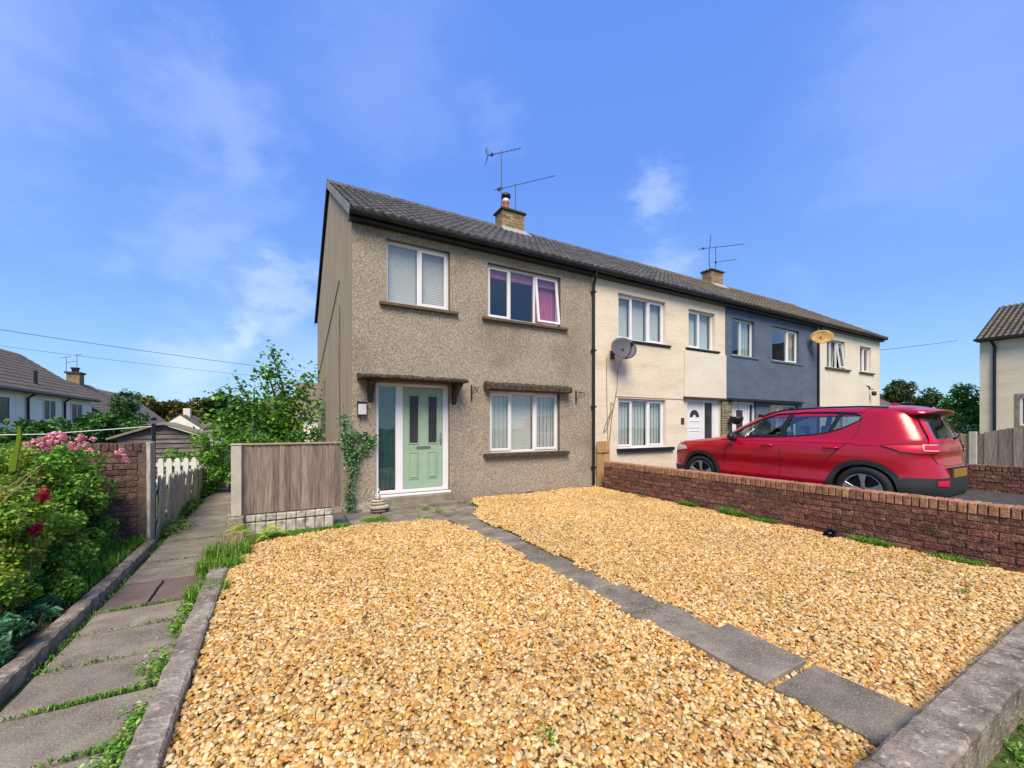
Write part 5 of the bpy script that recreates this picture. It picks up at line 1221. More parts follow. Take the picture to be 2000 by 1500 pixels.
    patch('tailgate_frame', [(-(2*pi-c_), l_z(c_, z)) for c_, z in [(ph_x(-.80, 7), 1.14), (ph_x(-.74, 8), 1.28), (ph_x(-.66, 8.6), 1.42), (ph_x(-.6, 9), 1.50)]],
          [(-(2*pi-c_), l_z(c_, z)) for c_, z in [(ph_x(-.62, 7), 1.14), (ph_x(-.58, 8), 1.28), (ph_x(-.53, 8.6), 1.42), (ph_x(-.5, 9), 1.50)]], 'paint', .008)
    rf0 = ph_x(-.62, 2.8)-2*pi; rf1 = ph_x(-.42, 2.8)-2*pi
    patch('reflector', [(rf0, l_z(rf0, .50)), (rf1, l_z(rf1, .49))], [(rf0, l_z(rf0, .565)), (rf1, l_z(rf1, .57))], 'redlens', .020)
    yb = surf(pi, 3).y
    MB().box(-.26, .26, yb-.022, yb+.01, .60, .715).build('number_plate', 'plate', car, bevel=.003)
    MB().box(-.32, .32, yb-.012, yb+.02, .58, .74).build('plate_recess', 'clad', car)
    # seams
    strip('door_seam', U(dn([(.78, 1.06), (.80, .8), (.83, .5), (.86, .38)])), .0035, 'black', .002)
    strip('door_seam', U(dn([(-.18, 1.10), (-.20, .9), (-.21, .6), (-.2, .36)])), .0035, 'black', .002)
    strip('door_seam', U(dn([(-1.28, 1.42), (-1.25, 1.2), (-1.12, 1.02), (-.95, .85), (-.90, .78)])), .0035, 'black', .009)
    strip('bonnet_seam', [uv(1.95, .955), uv(1.6, .985), uv(1.2, 1.0), uv(.95, 1.02)], .0035, 'black', .002)
    strip('tailgate_seam', [(p, l_z(p, z)) for p, z in ((arm0, 1.42), (arm0*1.0, 1.2), (side*.2+cen*.8, .93), (cen, .80), (cen*1.06, .76), (-pi, .76))], .0035, 'black', .002)
    for y in (.02, -.95):
        p = surf(*uv(y, .98)); MB().tube([(p.x-.012, y+.09, .975), (p.x-.035, y+.05, .98), (p.x-.036, y-.07, .983), (p.x-.014, y-.11, .983)], .014, 8).build('door_handle', 'paint', car, smooth=True)
        MB().tube([(-p.x+.012, y+.09, .975), (-p.x+.035, y+.05, .98), (-p.x+.036, y-.07, .983), (-p.x+.014, y-.11, .983)], .014, 8).build('door_handle', 'paint', car, smooth=True)
    # roof rails, fin, spoiler, wiper, mirrors
    for sx in (-1, 1):
        pts = [(.26, 1.46), (.12, 1.53), (-.12, 1.585), (-.7, 1.612), (-1.2, 1.605), (-1.55, 1.58)]
        rp = []
        for y, z in pts:
            u, l = uv(y, min(z, 1.60)); p = surf(u, l); rp.append((p.x*-sx, p.y, p.z+.022))
        MB().tube(rp, .013, 8).build('roof_rail', 'black', car, smooth=True)
        m_ = MB(); c0 = (sx*1.0, .60, 1.12)
        for i, t in enumerate(np.linspace(-1, 1, 9)): pass
        m_.lathe([(.01, -.11), (.06, -.10), (.085, -.03), (.085, .05), (.06, .10), (.01, .11)], (0, 0, 0), 'x', 14); mm_ = m_.build('mirror', 'black', car, smooth=True, loc=c0); mm_.scale = (1, .75, .95)
        MB().tube([(sx*.86, .62, 1.06), (sx*.94, .61, 1.09)], .03, 8).build('mirror_stem', 'black', car)
    MB().prism([(-.008, -1.28, 1.615), (-.008, -1.50, 1.61), (-.008, -1.50, 1.66), (-.008, -1.44, 1.69)], (.016, 0, 0)).build('aerial_fin', 'paint', car, bevel=.004)
    sp_ = MB(); rws = []
    for x in np.linspace(-.60, .60, 15):
        k = 1-abs(x/.62)**4*.5; ze_ = 1.60-.05*abs(x/.6)**2.2
        rws.append([(x, -1.62, ze_-.0), (x, -1.85, ze_-.012), (x, -1.85-.17*k, ze_-.045), (x, -1.85-.165*k, ze_-.065), (x, -1.86, ze_-.075), (x, -1.75, ze_-.09)])
    sp_.grid(rws, close=True); sp_.f.append(tuple(range(6))); e = 14*6; sp_.f.append(tuple(range(e, e+6))); sp_.build('spoiler', 'paint', car, smooth=True)
    MB().box(-.52, .52, -1.93, -1.84, 1.50, 1.525).build('spoiler_underside', 'black', car)
    sg = MB()
    MB().tube([(0, -2.10, 1.14), (.12, -2.115, 1.17), (.38, -2.06, 1.24)], [.02, .012, .006], 6).build('rear_wiper', 'black', car)
    # lettering on the tailgate
    def text(s_, x, z, size, sxx):
        cu = bpy.data.curves.new('lettering', 'FONT'); cu.body = s_; cu.size = size; cu.extrude = .002; cu.align_x = 'CENTER'; cu.space_character = sxx
        to = bpy.data.objects.new('t', cu); C.objects.link(to); dg = bpy.context.evaluated_depsgraph_get(); tm = bpy.data.meshes.new_from_object(to.evaluated_get(dg)); bpy.data.objects.remove(to)
        tm.name = 'lettering'; tm.materials.clear(); tm.materials.append(M['chrome']); y = min(surf(ph_x(x, 5), l_z(pi, z)).y, surf(pi, l_z(pi, z)).y+.02)
        o_ = link('lettering', tm, car, loc=(x, y-.006, z), rot=(pi/2-.06, 0, 0)); return o_
    text('VOLVO', .12, .955, .085, 2.0); o_ = text('XC40', -.50, .855, .085, 1.1); o_.rotation_euler.z = -.18; o_.location.y += .035
    # wheels
    def wheel(x, y, sx):
        wh = MB().lathe([(.23, -.11), (.33, -.112), (.352, -.08), (.358, 0), (.352, .08), (.335, .108), (.30, .114), (.255, .108), (.24, .09), (.23, .0)], (0, 0, 0), 'x', 48).build('wheel', 'tyre', car, smooth=True)
        wh.location = (x, y, .36)
        rim = MB(); rim.lathe([(.252, .07), (.256, .098), (.245, .104), (.235, .092), (.230, .02)], (0, 0, 0), 'x', 48, cap=False)
        r1_ = rim.build('rim', 'alloy', wh, smooth=False)
        bk = MB(); bk.lathe([(.228, .015), (.228, .028), (.01, .028)], (0, 0, 0), 'x', 32); bk.build('rim_back', 'black', wh)
        hb_ = MB(); hb_.lathe([(.07, .03), (.068, .075), (.05, .085), (.01, .086)], (0, 0, 0), 'x', 20); hb_.build('hub', 'black', wh, smooth=True)
        for k in range(5):
            a_ = 2*pi*k/5+pi/2
            def R(r_, off_, h): an_ = a_+off_; return (h, r_*cos(an_), r_*sin(an_))
            s1 = MB(); top = [R(.045, -.55, .088), R(.13, -.16, .096), R(.240, -.20, .100), R(.240, .20, .100), R(.13, .16, .096), R(.045, .55, .088)]
            s1.prism(top, (-.03, 0, 0)); s1.build('spoke', 'alloy', wh, bevel=.004)
            s2_ = MB(); t2 = [R(.10, -.06, .101), R(.225, -.05, .104), R(.225, .05, .104), R(.10, .06, .101)]; s2_.prism(t2, (-.006, 0, 0))
        if sx < 0: wh.rotation_euler = (0, 0, pi)
        return wh
    for y in (1.351, -1.351):
        for sx in (-1, 1): wheel(sx*.80, y, sx)
    # interior
    for (x, y) in ((-.38, .12), (.38, .12), (-.4, -.85), (.4, -.85), (0, -.85)):
        s_ = MB(); s_.box(x-.24, x+.24, y-.22, y+.28, .45, .62); s_.prism([(x-.24, y-.20, .60), (x-.22, y-.40, 1.10), (x+.22, y-.40, 1.10), (x+.24, y-.20, .60)], (0, -.12, .02)); s_.box(x-.12, x+.12, y-.50, y-.41, 1.14, 1.32)
        s_.build('seat', 'seat', car, bevel=.03)
    MB().box(-.75, .75, -1.95, 1.0, .35, .42).box(-.76, .76, .62, .95, .42, .98).build('interior_trim', 'interior', car)
    MB().tube([(-.38+.18*cos(t), .48+.05*sin(t), .98+.17*sin(t)) for t in np.linspace(0, 2*pi, 20)], .014, 6).build('steering_wheel', 'black', car)
    return car
car = make_car(); car.location = (8.46, 4.14, .165)

# ------------------------------------------------------------------ vegetation
def blob_points(n, c, r, shell=.55, flat=1):
    v = rng.normal(size=(n, 3)); v /= np.linalg.norm(v, axis=1)[:, None]; rr = (shell+(1-shell)*rng.uniform(0, 1, n)**.6)
    # uneven outline
    f = 1+.16*np.sin(v[:, 0]*5+c[0]*3)+.14*np.sin(v[:, 1]*6+c[1]*2+1)+.12*np.sin(v[:, 2]*7+2)
    return np.array(c)+v*np.array(r)*(rr*f)[:, None]
def clumped(n, c, r, k, cr, shell=.3):
    cc = blob_points(k, c, r, .45); i = rng.integers(0, k, n); s = rng.uniform(.5, 1.2, k)[i]*cr
    v = rng.normal(size=(n, 3)); v /= np.linalg.norm(v, axis=1)[:, None]; return cc[i]+v*(s*rng.uniform(.3, 1, n)**.5)[:, None], rng.uniform(0, 1, k)[i]
def tree(name, label, cat, base, trunk_h, c, r, n, size, m, k=24, cr=.35, group=None, bark=True, tr=.1, up=.5):
    t = thing(name, label, cat, group, base); bz = Vector(base)
    P, rb = clumped(n, c, r, k, cr); P = P-np.array(base); 
    keep = P[:, 2] > .02; P, rb = P[keep], rb[keep]
    leaves('crown', P, size, m, t, up=up, rbias=rb)
    if bark:
        b = MB(); cl = Vector(c)-bz; b.tube([(0, 0, -.1), (cl.x*.2, cl.y*.2, trunk_h*.5), (cl.x*.6, cl.y*.6, trunk_h), tuple(cl)], [tr, tr*.8, tr*.6, tr*.3], 8)
        for q_ in range(6):
            a_ = random.uniform(0, 2*pi); e_ = Vector((cos(a_)*r[0]*.7, sin(a_)*r[1]*.7, random.uniform(-.2, .6)*r[2]))
            s_ = Vector((cl.x*.6, cl.y*.6, trunk_h)); b.tube([s_, s_.lerp(cl+e_, .5)+Vector((0, 0, .1*r[2])), cl+e_], [tr*.45, tr*.3, tr*.12], 6)
        b.build('trunk', 'bark', t, smooth=True)
    return t
# bed under the hedge
struct(MB().box(-6, -1.40, -.5, 6.86, -.06, .05).build('flower_bed', 'soil'))
# feathery yellow-green shrub at left, privet on the right, roses on top, groundcover
def bush(name, label, parts, n, size, m, cat='bush', up=.4, group=None):
    t = thing(name, label, cat, group); P = []; R = []
    for (c, r, wgt, k) in parts:
        p, rb = clumped(int(n*wgt), c, r, k, min(r)*.42); p = p[(p[:, 2] > .03) & (p[:, 1] < 6.83)]; rb = rb[:len(p)]; P.append(p); R.append(rb)
    P = np.concatenate(P); R = np.concatenate(R); leaves('foliage', P, size, m, t, up=up, rbias=R)
    for (c, r, wgt, k) in parts:
        b = MB()
        for q_ in range(7):
            a_ = random.uniform(0, 2*pi); e_ = (c[0]+cos(a_)*r[0]*.8, min(6.8, c[1]+sin(a_)*r[1]*.8), c[2]+r[2]*random.uniform(-.1, .8)); s_ = (c[0]*.5+e_[0]*.5, c[1]*.5+e_[1]*.5, 0)
            b.tube([s_, ((s_[0]+e_[0])/2, (s_[1]+e_[1])/2, e_[2]*.6), e_], [.012, .009, .004], 5)
        b.build('stems', 'bark', t)
    return t
random.seed(5)
bush('garden_shrub', 'dense fresh green shrub against the tall dark brick wall', [((-2.0, 6.2, .80), (.44, .5, .42), .4, 36), ((-1.93, 5.75, .72), (.36, .45, .40), .35, 30), ((-1.80, 6.0, .40), (.25, .4, .26), .2, 20), ((-2.7, 6.2, .75), (.6, .5, .45), .2, 24)], 24000, .048, 'leaf')
bush('garden_shrub', 'feathery yellow green shrub with wispy stems at the left edge', [((-2.0, 4.75, .80), (.42, .6, .38), .45, 36), ((-2.25, 5.3, .86), (.5, .6, .36), .35, 30), ((-1.75, 4.3, .55), (.26, .5, .34), .25, 26), ((-2.7, 4.6, .7), (.6, .7, .5), .2, 20)], 30000, .036, 'leaf_y')
bush('low_plants', 'low bright leafy plants spilling to the bed edging', [((-1.66, 4.75, .26), (.22, .50, .20), .4, 26), ((-1.85, 4.2, .25), (.36, .5, .24), .3, 24), ((-1.68, 5.25, .36), (.22, .30, .26), .35, 22)], 14000, .040, 'leaf', 'plant')
bush('low_plants', 'blue green heart leaved plants low at the left edge', [((-1.62, 3.75, .20), (.20, .45, .18), .7, 22), ((-1.52, 4.25, .10), (.10, .35, .09), .3, 12)], 3000, .07, 'leaf_d', 'plant')
def flower(parent, c, r, m, n=46):
    P = blob_points(n, c, (r, r, r*.75), .5); o_ = leaves('flower', P, r*.85, m, parent, up=.3, ratio=.9); return o_
ro = thing('rose_bush', 'rose bush with a big cluster of pink blooms over the hedge', 'rose bush')
P, rb = clumped(3200, (-2.45, 6.2, 1.12), (.65, .4, .14), 26, .14); leaves('foliage', P, .05, 'leaf', ro, rbias=rb)
b = MB()
for q_ in range(10): x = -3.3+q_*.13; b.tube([(x+.4, 6.1, 0), (x+.3, 6.1, .6), (x+.25+random.uniform(-.1, .1), 6.1, 1.15)], [.010, .008, .004], 5)
b.build('stems', 'bark', ro)
PX = lambda px, py, y: (lambda rx, u: ((rx*cos(YAW)+sin(YAW))*(y/(cos(YAW)-rx*sin(YAW))), y, 1.5+u*(y/(cos(YAW)-rx*sin(YAW)))))((px-1000)/810, (830-py)/810)
for (px, py, r) in [(58, 868, .05), (54, 876, .04), (70, 862, .045), (85, 868, .05), (92, 858, .055), (103, 852, .06), (113, 849, .06), (122, 855, .06), (108, 862, .06), (97, 866, .05), (90, 874, .045), (118, 863, .05), (68, 881, .042), (94, 877, .04),
                    (139, 869, .045), (145, 876, .045), (155, 858, .045), (160, 853, .045), (162, 866, .045), (182, 857, .035), (177, 880, .035)]:
    flower(ro, PX(px, py, 5.85), r*.75, 'petal')
for (px, py, r) in [(230, 885, .04), (237, 888, .045), (244, 897, .045), (248, 902, .04), (238, 880, .035)]: flower(ro, PX(px, py, 6.1), r*.8, 'petal')
rr2 = thing('rose_bush', 'crimson blooms low in the middle of the feathery shrub', 'rose bush')
for (px, py, y, r) in [(82, 972, 4.6, .045), (88, 960, 4.65, .03), (66, 1034, 4.3, .042), (74, 1028, 4.3, .025)]: flower(rr2, PX(px, py, y), r, 'petal_red')
b = MB()
for (px, py, y) in ((82, 972, 4.6), (66, 1034, 4.3)): q_ = PX(px, py, y); b.tube([(q_[0]-.05, q_[1]+.05, 0), (q_[0]-.03, q_[1]+.04, q_[2]*.6), q_], .006, 5)
b.build('stems', 'leaf_d', rr2)
# tall strap stalk at the left edge and arching pale stems
tk = thing('tall_plant', 'single thick yellow green stalk standing above the left hedge', 'plant')
q0 = PX(25, 900, 4.6); q1 = PX(36, 832, 4.6)
MB().prism([(q0[0]-.025, 4.6, q0[2]-.08), (q0[0]+.012, 4.6, q0[2]-.08), (q1[0]+.014, 4.6, q1[2]-.08), (q1[0]+.008, 4.6, q1[2]), (q1[0]-.003, 4.6, q1[2]), (q1[0]-.012, 4.6, q1[2]-.1)], (0, .02, 0)).build('stalk', 'fern', tk)
wsx = thing('grass_clump', 'pale arching grass stems sweeping across the left hedge', 'grass clump')
b = MB()
for (a0, a1, a2) in [((-5, 965), (40, 935), (95, 900)), ((0, 955), (45, 950), (92, 932)), ((-10, 940), (20, 932), (32, 931)), ((0, 968), (20, 966), (33, 965)), ((0, 1075), (30, 1073), (60, 1080)), ((60, 1075), (75, 1072), (100, 1078)), ((5, 980), (60, 925), (80, 915))]:
    pts = [PX(a0[0], a0[1], 4.0), PX(a1[0], a1[1], 4.15), PX(a2[0], a2[1], 4.3)]; fine = []
    for k in range(9):
        t = k/8; fine.append(tuple((1-t)**2*np.array(pts[0])+2*t*(1-t)*np.array(pts[1])*1+t*t*np.array(pts[2])))
    b.tube(fine, [.006*(1-.7*k/8) for k in range(9)], 5)
b.build('stems', 'straw', wsx)
gr = thing('grass_strip', 'short green grass at the foot of the dark brick wall', 'grass'); gr['kind'] = 'stuff'
B = np.stack([rng.uniform(-2.3, -1.42, 6000), rng.uniform(4.6, 6.85, 6000), np.full(6000, .04)], 1); B = B[(B[:, 0]+1.42) > -.12-.45*(B[:, 1]-4.6)/2]
blades('blades', B, .10, 'grass', gr)

def tuft(label, c, r, h, n, m='grass', straw=0, name='grass_tuft', group='weeds and grass tufts', lean=.6, wid=.005):
    t = thing(name, label, 'weed', group, c); a_ = rng.uniform(0, 2*pi, n); q_ = r*np.sqrt(rng.uniform(0, 1, n))
    blades('blades', np.stack([q_*np.cos(a_), q_*np.sin(a_), np.zeros(n)], 1), h, m, t, wid=wid, lean=lean)
    if straw:
        a_ = rng.uniform(0, 2*pi, straw); q_ = r*.8*np.sqrt(rng.uniform(0, 1, straw)); blades('dry_stalks', np.stack([q_*np.cos(a_), q_*np.sin(a_), np.zeros(straw)], 1), h*1.7, 'straw', t, wid=.003, lean=.9)
    return t
def weed(label, c, r, h, n, size, m='leaf', name='weed', sx=1, sy=1):
    t = thing(name, label, 'weed', 'weeds and grass tufts', c); v = rng.normal(size=(n, 3))*np.array([r*.45*sx, r*.45*sy, h*.3]); v[:, 2] = np.abs(v[:, 2])+.012
    leaves('foliage', v, size, m, t, up=.7, ratio=.45); MB().tube([(0, 0, -.02), (0, 0, h*.5)], .004, 5).build('stem', 'bark', t); return t
tuft('big grass tuft with dry seed stalks beside the stone block', (-.47, 5.55, .0), .22, .19, 1500, straw=130)
tuft('bushy grass tuft over the hidden end of the pale edging', (-.50, 5.15, .0), .2, .16, 900, straw=20)
tuft('short bright tuft at the broken end of the pale edging', (-.52, 4.45, .0), .16, .12, 900)
for (x, y, r, h, n, lab) in [(-.62, 4.15, .07, .12, 260, 'leafy weed beside the far end of pale edging'), (-.62, 3.85, .08, .11, 240, 'reddish green weed along the pale edging'), (-.61, 3.25, .11, .14, 420, 'bushy weed in the middle of the pale edging'),
                             (-.60, 2.75, .08, .08, 220, 'flat weed on the path joint beside the edging'), (-.62, 2.45, .12, .09, 420, 'large spreading weed on the nearest path joint')]:
    weed(lab, (x, y, .0), r, h, n, .028, 'leaf', sy=1.8)
# moss and grass in the joints of the footpath
mj = thing('joint_moss', 'green moss and grass growing in the footpath joints', 'moss'); mj['kind'] = 'stuff'
PP = []
for yj, dens in ((2.6, 520), (3.1, 560), (3.58, 120), (4.08, 90), (4.5, 250), (5.85, 160), (6.8, 160), (2.12, 500)):
    x = rng.uniform(-1.27, -.58, dens); keep = (np.sin(x*9+yj*5)+rng.uniform(-1, 1, dens)) > -.25; x = x[keep]; PP.append(np.stack([x, yj+rng.normal(0, .010, len(x)), np.full(len(x), .0)], 1))
for xe in (-1.29, -.57):
    yv = rng.uniform(1.6, 12, 2400); keep = (np.sin(yv*2.2+xe)+np.sin(yv*5.1)+rng.uniform(-1, 1, len(yv))) > .1; yv = yv[keep]; PP.append(np.stack([xe+rng.normal(0, .02, len(yv))+(.03 if xe < -1 else -.01), yv, np.full(len(yv), -.01)], 1))
blades('blades', np.concatenate(PP), .028, 'grass', mj, wid=.004, lean=1.0)
# verge greenery by palings and in front of the dwarf wall
weed('low weeds sprouting at the foot of the near palings', (-1.30, 7.5, 0), .28, .22, 900, .035, 'leaf', sy=1.6)
for (y, h, lab) in ((9.2, .16, 'strip of weeds below the middle palings'), (11.2, .22, 'leafy bush where the palings end'), (12.6, .36, 'tall leafy plant narrowing the far end of the footpath')):
    weed(lab, (-1.36, y, 0), .3, h*1.3, 1100, .05, 'leaf_tree', sy=2.2, sx=.4)
weed('weeds right of the far footpath behind the post', (-.52, 7.2, 0), .2, .26, 600, .045, 'leaf', sy=2, sx=.5)
fe = thing('fern', 'bright yellow green fern growing against the fence post stub', 'fern', None, (-.23, 6.08, 0))
V = []; F = []; Rn = []
for k in range(24):
    a_ = random.uniform(0, 2*pi); ln_ = random.uniform(.26, .40); h_ = random.uniform(.18, .34); d = np.array([cos(a_), sin(a_)*.55, 0]); s_ = np.array([-d[1], d[0], 0]); s_ /= np.linalg.norm(s_)
    for j in range(2, 16):
        t = j/16; p = d*ln_*t+np.array([0, 0, h_*(1-(1-t)**2)-.10*t**3]); lw = .055*sin(pi*min(1, t*1.05))+.008
        for sg_ in (-1, 1):
            i0 = len(V); q_ = p+s_*sg_*lw+d*.02-np.array([0, 0, .01]); V += [p-d*.007, p+d*.007, q_+d*.004, q_-d*.003]; F.append((i0, i0+1, i0+2, i0+3)); Rn.append(random.uniform(.2, 1))
fast('fronds', np.array(V), np.array(F), 'fern', Rn, fe)
wd = thing('ground_weeds', 'patchy grass and moss creeping over the paving below the fence', 'weeds'); wd['kind'] = 'stuff'
x = rng.uniform(-.35, 1.5, 5200); y = 6.33+rng.normal(0, .07, len(x))-.0*x+(x > .5)*(x-.5)*.28; keep = np.sin(x*4+1)+np.sin(x*9+y*7)+rng.uniform(-1, 1, len(x)) > -.5
B = np.stack([x, y, np.full(len(x), .03)], 1)[keep]; blades('blades', B, .06, 'grass', wd, wid=.004, lean=.9, rb=.05)
x = rng.uniform(.6, 2.1, 1300); y = 6.12+rng.normal(0, .035, len(x)); blades('blades', np.stack([x, y, np.full(len(x), .03)], 1)[np.sin(x*11) > -.2], .04, 'grass', wd, wid=.004, lean=.9)
for (x, y, r, lab) in ((2.22, 6.95, .08, 'small weed in paving right under the door step'), (2.35, 6.62, .10, 'tiny weed in a joint of the paving slabs'), (3.02, 7.2, .10, 'weed in the corner where paving meets house and gravel'), (3.1, 6.9, .06, 'little weed at the edge of paving and gravel'), (2.0, 6.2, .10, 'weed at the tip of the left gravel bed')):
    weed(lab, (x, y, .035), r, .08, 170, .025, 'leaf')
for (x, y, r, h, lab) in ((6.34, 5.9, .10, .06, 'small weed at the far foot of the red brick wall'), (6.33, 4.85, .13, .10, 'grass tuft at the foot of the wall left of the car wheel'), (6.33, 4.0, .20, .12, 'largest grass tuft against the red wall'), (6.33, 3.55, .18, .07, 'flat grass patch right of the largest wall tuft'), (6.33, 2.25, .16, .08, 'grass tuft at wall foot right of the blue black scrap'), (6.35, 1.5, .2, .05, 'thin dark grass at the right end of the wall')):
    t_ = tuft(lab, (x, y, .03), r*.55, h*1.15, 420, lean=1.0); t_.scale = (.8, 2.0, 1)
for (x, y, lab) in ((4.9, 1.9, 'seedling in gravel near the right kerb'), (5.6, 1.55, 'seedling cluster in gravel close to the wall'), (1.1, 1.6, 'green seedling in the left gravel near the camera'), (.55, 3.9, 'tiny seedling in the middle of the left gravel'), (5.2, 1.2, 'seedling by the front kerb in right gravel')):
    weed(lab, (x, y, .03), .05, .05, 60, .02, 'leaf')
for (x, y, r, lab) in ((3.05, .48, .10, 'leafy weed between kerb and pavement at bottom right'), (3.35, .50, .09, 'bright weed against the outer face of the front kerb'), (3.8, .5, .12, 'weed against the kerb at the right edge'), (2.75, .46, .07, 'small weed on the pavement under the kerb'), (3.15, .35, .05, 'tiny weed out on the pavement')):
    weed(lab, (x, y, -.10), r, .10, 260, .032, 'leaf')
# litter scrap against the wall
bg_ = thing('plastic_scrap', 'crumpled blue black plastic scrap on gravel against the red wall', 'litter', None, (6.28, 2.66, .035))
P = blob_points(60, (0, 0, .04), (.06, .07, .055), .6); leaves('sheet', P, .06, 'bluebag', bg_, ratio=.9); MB().lathe([(.03, 0), (.05, .02), (.045, .06), (.02, .08)], n=10).build('core', 'bluebag', bg_, smooth=True)
# ivy up the corner
iv = thing('ivy', 'ivy climbing the house corner left of the front door', 'climbing plant', None, (1.06, 7.36, 0))
path = [(0, 0, 0), (.0, 0, .35), (.04, 0, .8), (-.02, 0, 1.05), (-.06, -.02, 1.35), (-.10, -.02, 1.66)]; br = [(.02, 0, .9), (.16, .03, 1.0), (.28, .03, 1.12), (.40, .03, 1.27)]; br2 = [(-.02, 0, 1.30), (.14, .03, 1.33), (.26, .03, 1.27)]
PP = []; 
def along(pts, n, s):
    R = []
    for i in range(len(pts)-1):
        t = rng.uniform(0, 1, n)[:, None]; R.append(np.array(pts[i])*(1-t)+np.array(pts[i+1])*t+rng.normal(size=(n, 3))*np.array([s, s*.5, s]))
    return np.concatenate(R)
PP = np.concatenate([along(path, 170, .045), along(path[2:5], 150, .075), along(br, 110, .05), along(br2, 60, .045)])
leaves('foliage', PP, .042, 'ivy', iv, up=.1, ratio=.85, out=np.array([[0, -1., 0]])); MB().tube(path, [.018, .015, .012, .010, .007, .004], 6).tube(br, .006, 5).tube(br2, .005, 5).build('stem', 'bark', iv)
# garden fruit tree behind the fence
ft = thing('fruit_tree', 'leafy young fruit tree with upright shoots behind the fence panel', 'tree', None, (.05, 11.8, 0))
b = MB(); LP = []
def limb(pts, r0, dens, spr, k=1):
    b.tube(pts, [r0*(1-.8*i/(len(pts)-1)) for i in range(len(pts))], 6); LP.append(along(pts, dens, spr))
limb([(0, 0, 0), (.02, 0, .8), (.05, 0, 1.4)], .07, 0, .1)
A0 = PX(530, 690, 11.8); 
def rel(px, py, y=11.8): p = PX(px, py, y); return (p[0]-.05, p[1]-11.8, p[2])
limb([(.05, 0, 1.0), rel(560, 790), rel(548, 740), rel(528, 683)], .05, 240, .14)
limb([(.05, 0, 1.0), rel(545, 800), rel(528, 745), rel(510, 720)], .045, 130, .13)
limb([(.05, 0, .9), rel(500, 810), rel(460, 775), rel(420, 762)], .045, 90, .10)
limb([(.05, 0, .9), rel(490, 800), rel(478, 765), rel(458, 735)], .035, 55, .08)
limb([(.05, 0, 1.0), rel(575, 790), rel(592, 760), rel(612, 735)], .045, 190, .17)
limb([(.05, 0, .8), rel(520, 840), rel(480, 820), rel(450, 800)], .045, 240, .20)
limb([(.05, 0, .8), rel(570, 830), rel(600, 800), rel(625, 790)], .045, 190, .2)
limb([(.05, 0, .8), rel(540, 830), rel(520, 800), rel(505, 770)], .045, 270, .22)
limb([(.05, 0, .8), rel(470, 850), rel(440, 840), rel(425, 830)], .04, 240, .2)
limb([(.05, 0, .8), rel(560, 850), rel(600, 850), rel(630, 845)], .04, 260, .22)
b.build('trunk', 'bark', ft, smooth=True); P = np.concatenate([p for p in LP if len(p)]); P = P[rng.uniform(0, 1, len(P)) < .62]; leaves('crown', P, .110, 'leaf_tree', ft, up=.3, ratio=.75)
bush_n = [((-.9, 11.2, .75), (.75, .5, .62), 'rounded light green bush left of the fruit tree', 'leaf_tree', .07, 4200), ((.55, 10.6, .7), (.6, .5, .6), 'dense bush behind the middle of the fence panel', 'leaf_bush', .07, 3600), ((-.15, 10.8, .65), (.55, .5, .6), 'mid green bush behind the fence post', 'leaf_tree', .07, 3000)]
for (c, r, lab, m, sz, n) in bush_n:
    tree('garden_bush', lab, 'bush', (c[0], c[1], 0), .3, c, r, n, sz, m, 26, .22, tr=.03)
# bushes in front of the left row of houses
for i, (px, py, y, r, lab, m) in enumerate([(90, 868, 15, (.8, .8, .62), 'dark leafy bush in front of the white house', 'leaf_bush'), (145, 864, 15, (.9, .8, .68), 'loose green bush between downpipes of the white house', 'leaf_bush'), (195, 866, 16, (1.0, .9, .75), 'broad bush below the second roof', 'leaf_bush'), (244, 838, 17, (.55, .6, .85), 'taller pointed dark bush left of the lap board shed', 'leaf_bush'), (225, 868, 15.5, (.6, .6, .6), 'low bush against the left end of the shed', 'leaf_bush')]):
    c = PX(px, py, y); tree('garden_bush', lab, 'bush', (c[0], c[1], -1.3), 1.5, c, r, 3200, .14, m, 28, .32, tr=.06)
c = PX(375, 895, 11.8); tree('garden_bush', 'low creeper between the shed and white pickets', 'bush', (c[0], c[1], -.6), .5, c, (.75, .35, .28), 1800, .07, 'leaf', 20, .16, tr=.02)
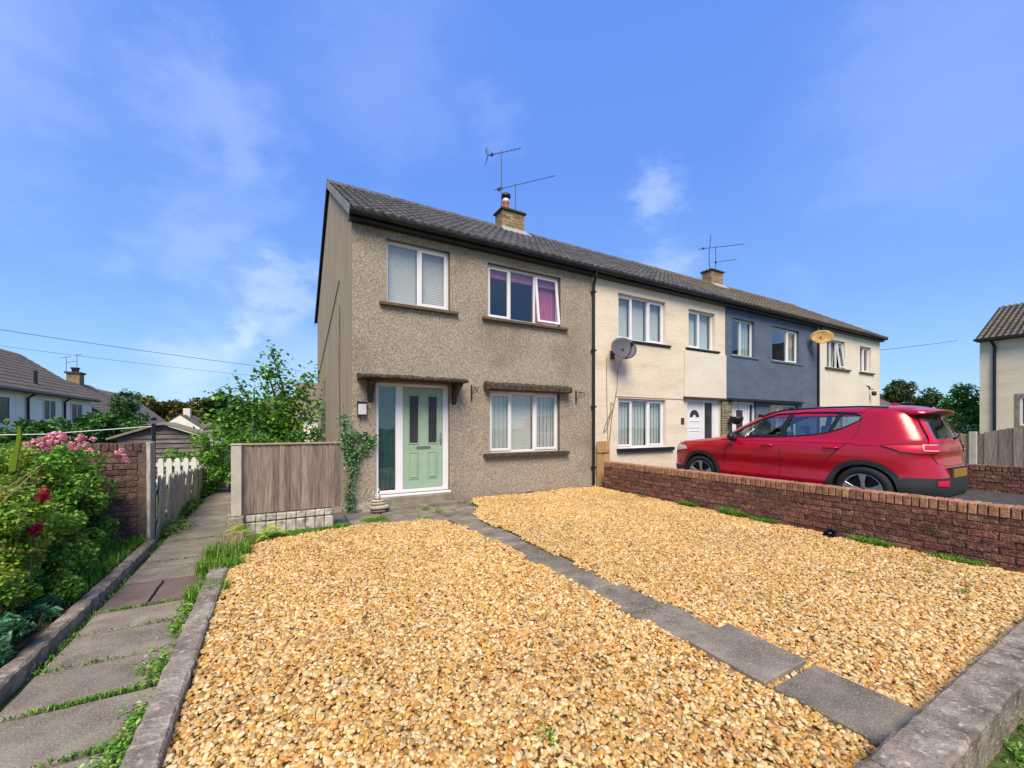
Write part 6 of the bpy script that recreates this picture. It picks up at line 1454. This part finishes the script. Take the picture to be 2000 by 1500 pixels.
# right-hand trees
c = PX(1745, 745, 15.5)
tree('tree', 'dark evergreen tree beyond the right end of the terrace', 'tree', (c[0], c[1], -.1), 1.6, (c[0], c[1], 2.6), (3.0, 2.6, 2.5), 16000, .26, 'leaf_far', 60, .75, tr=.3)
c = PX(1893, 800, 6.6)
tree('tree', 'round mid green tree beside the right hand house', 'tree', (c[0], c[1], -.1), .8, (c[0], c[1], 1.7), (1.35, 1.3, 1.55), 9000, .15, 'leaf_tree', 40, .45, tr=.12)
rw_ = thing('climbing_rose', 'white flowering climber over the tan timber fence', 'climbing plant'); c = PX(1880, 840, 6.2); P, rb = clumped(900, c, (.7, .5, .5), 14, .25); leaves('foliage', P, .12, 'leaf', rw_, rbias=rb); P, rb = clumped(60, c, (.7, .5, .5), 14, .25); leaves('flowers', P, .14, 'petal_w', rw_)
MB().tube([(c[0], c[1], 0), (c[0], c[1], c[2])], .03, 6).build('stem', 'bark', rw_)
# tree clumps left background
tr_l = [(240, 778, 70, (1.7, 1.6, .9), 'small pine crown above the third roof', 'leaf_far', 1500), (352, 812, 108, (6, 5, 2.6), 'olive brown tree crown in front of the wood', 'leaf_olive', 5000), (446, 806, 110, (6.0, 4, 3.2), 'dark round tree beyond the pale shed', 'leaf_far', 4500), (272, 802, 110, (5, 4, 2.6), 'dark conifer crown at the left of the wood', 'leaf_far', 3500)]
for (px, py, y, r, lab, m, n) in tr_l:
    c = PX(px, py, y); tree('tree', lab, 'tree', (c[0], c[1], c[2]-r[2]-4), 3, c, r, n, r[0]*.14, m, 30, r[0]*.28, tr=.35)
# wooded hill, one mass
def wood(name, label, y0, pxs, tops, seed, m):
    V = []; pts = []; rb = []
    for k in range(len(pxs)*26):
        t = random.uniform(0, len(pxs)-1.001); i = int(t); f = t-i; px = pxs[i]*(1-f)+pxs[i+1]*f; top = tops[i]*(1-f)+tops[i+1]*f
        y = y0+random.uniform(-12, 25); dd = y/(cos(YAW)-((px-1000)/810)*sin(YAW)); ztop = 1.5+(830-top-random.uniform(-3, 3))*dd/810
        c = PX(px, 830, y); hgt = random.uniform(6, 10); n = 260
        p = blob_points(n, (c[0], c[1], ztop-hgt*.62), (hgt*.42, hgt*.42, hgt*.5), .5); pts.append(p); rb.append(np.full(n, random.random()))
    P = np.concatenate(pts); o_ = leaves(name, P, 1.3, m, None, up=.6, ratio=.8, rbias=np.concatenate(rb)); tag(o_, label, 'woodland', kind='stuff'); return o_
random.seed(9)
wood('woodland', 'dark green wooded hill on the skyline at left', 150, [200, 240, 280, 320, 360, 400, 440, 500, 560, 640], [790, 785, 782, 788, 790, 798, 800, 795, 800, 806], 1, 'leaf_far')
wood('woodland', 'low distant tree line between the car and the right house', 120, [1690, 1760, 1820, 1860, 1900, 1960], [800, 800, 802, 792, 788, 788], 2, 'leaf_far')
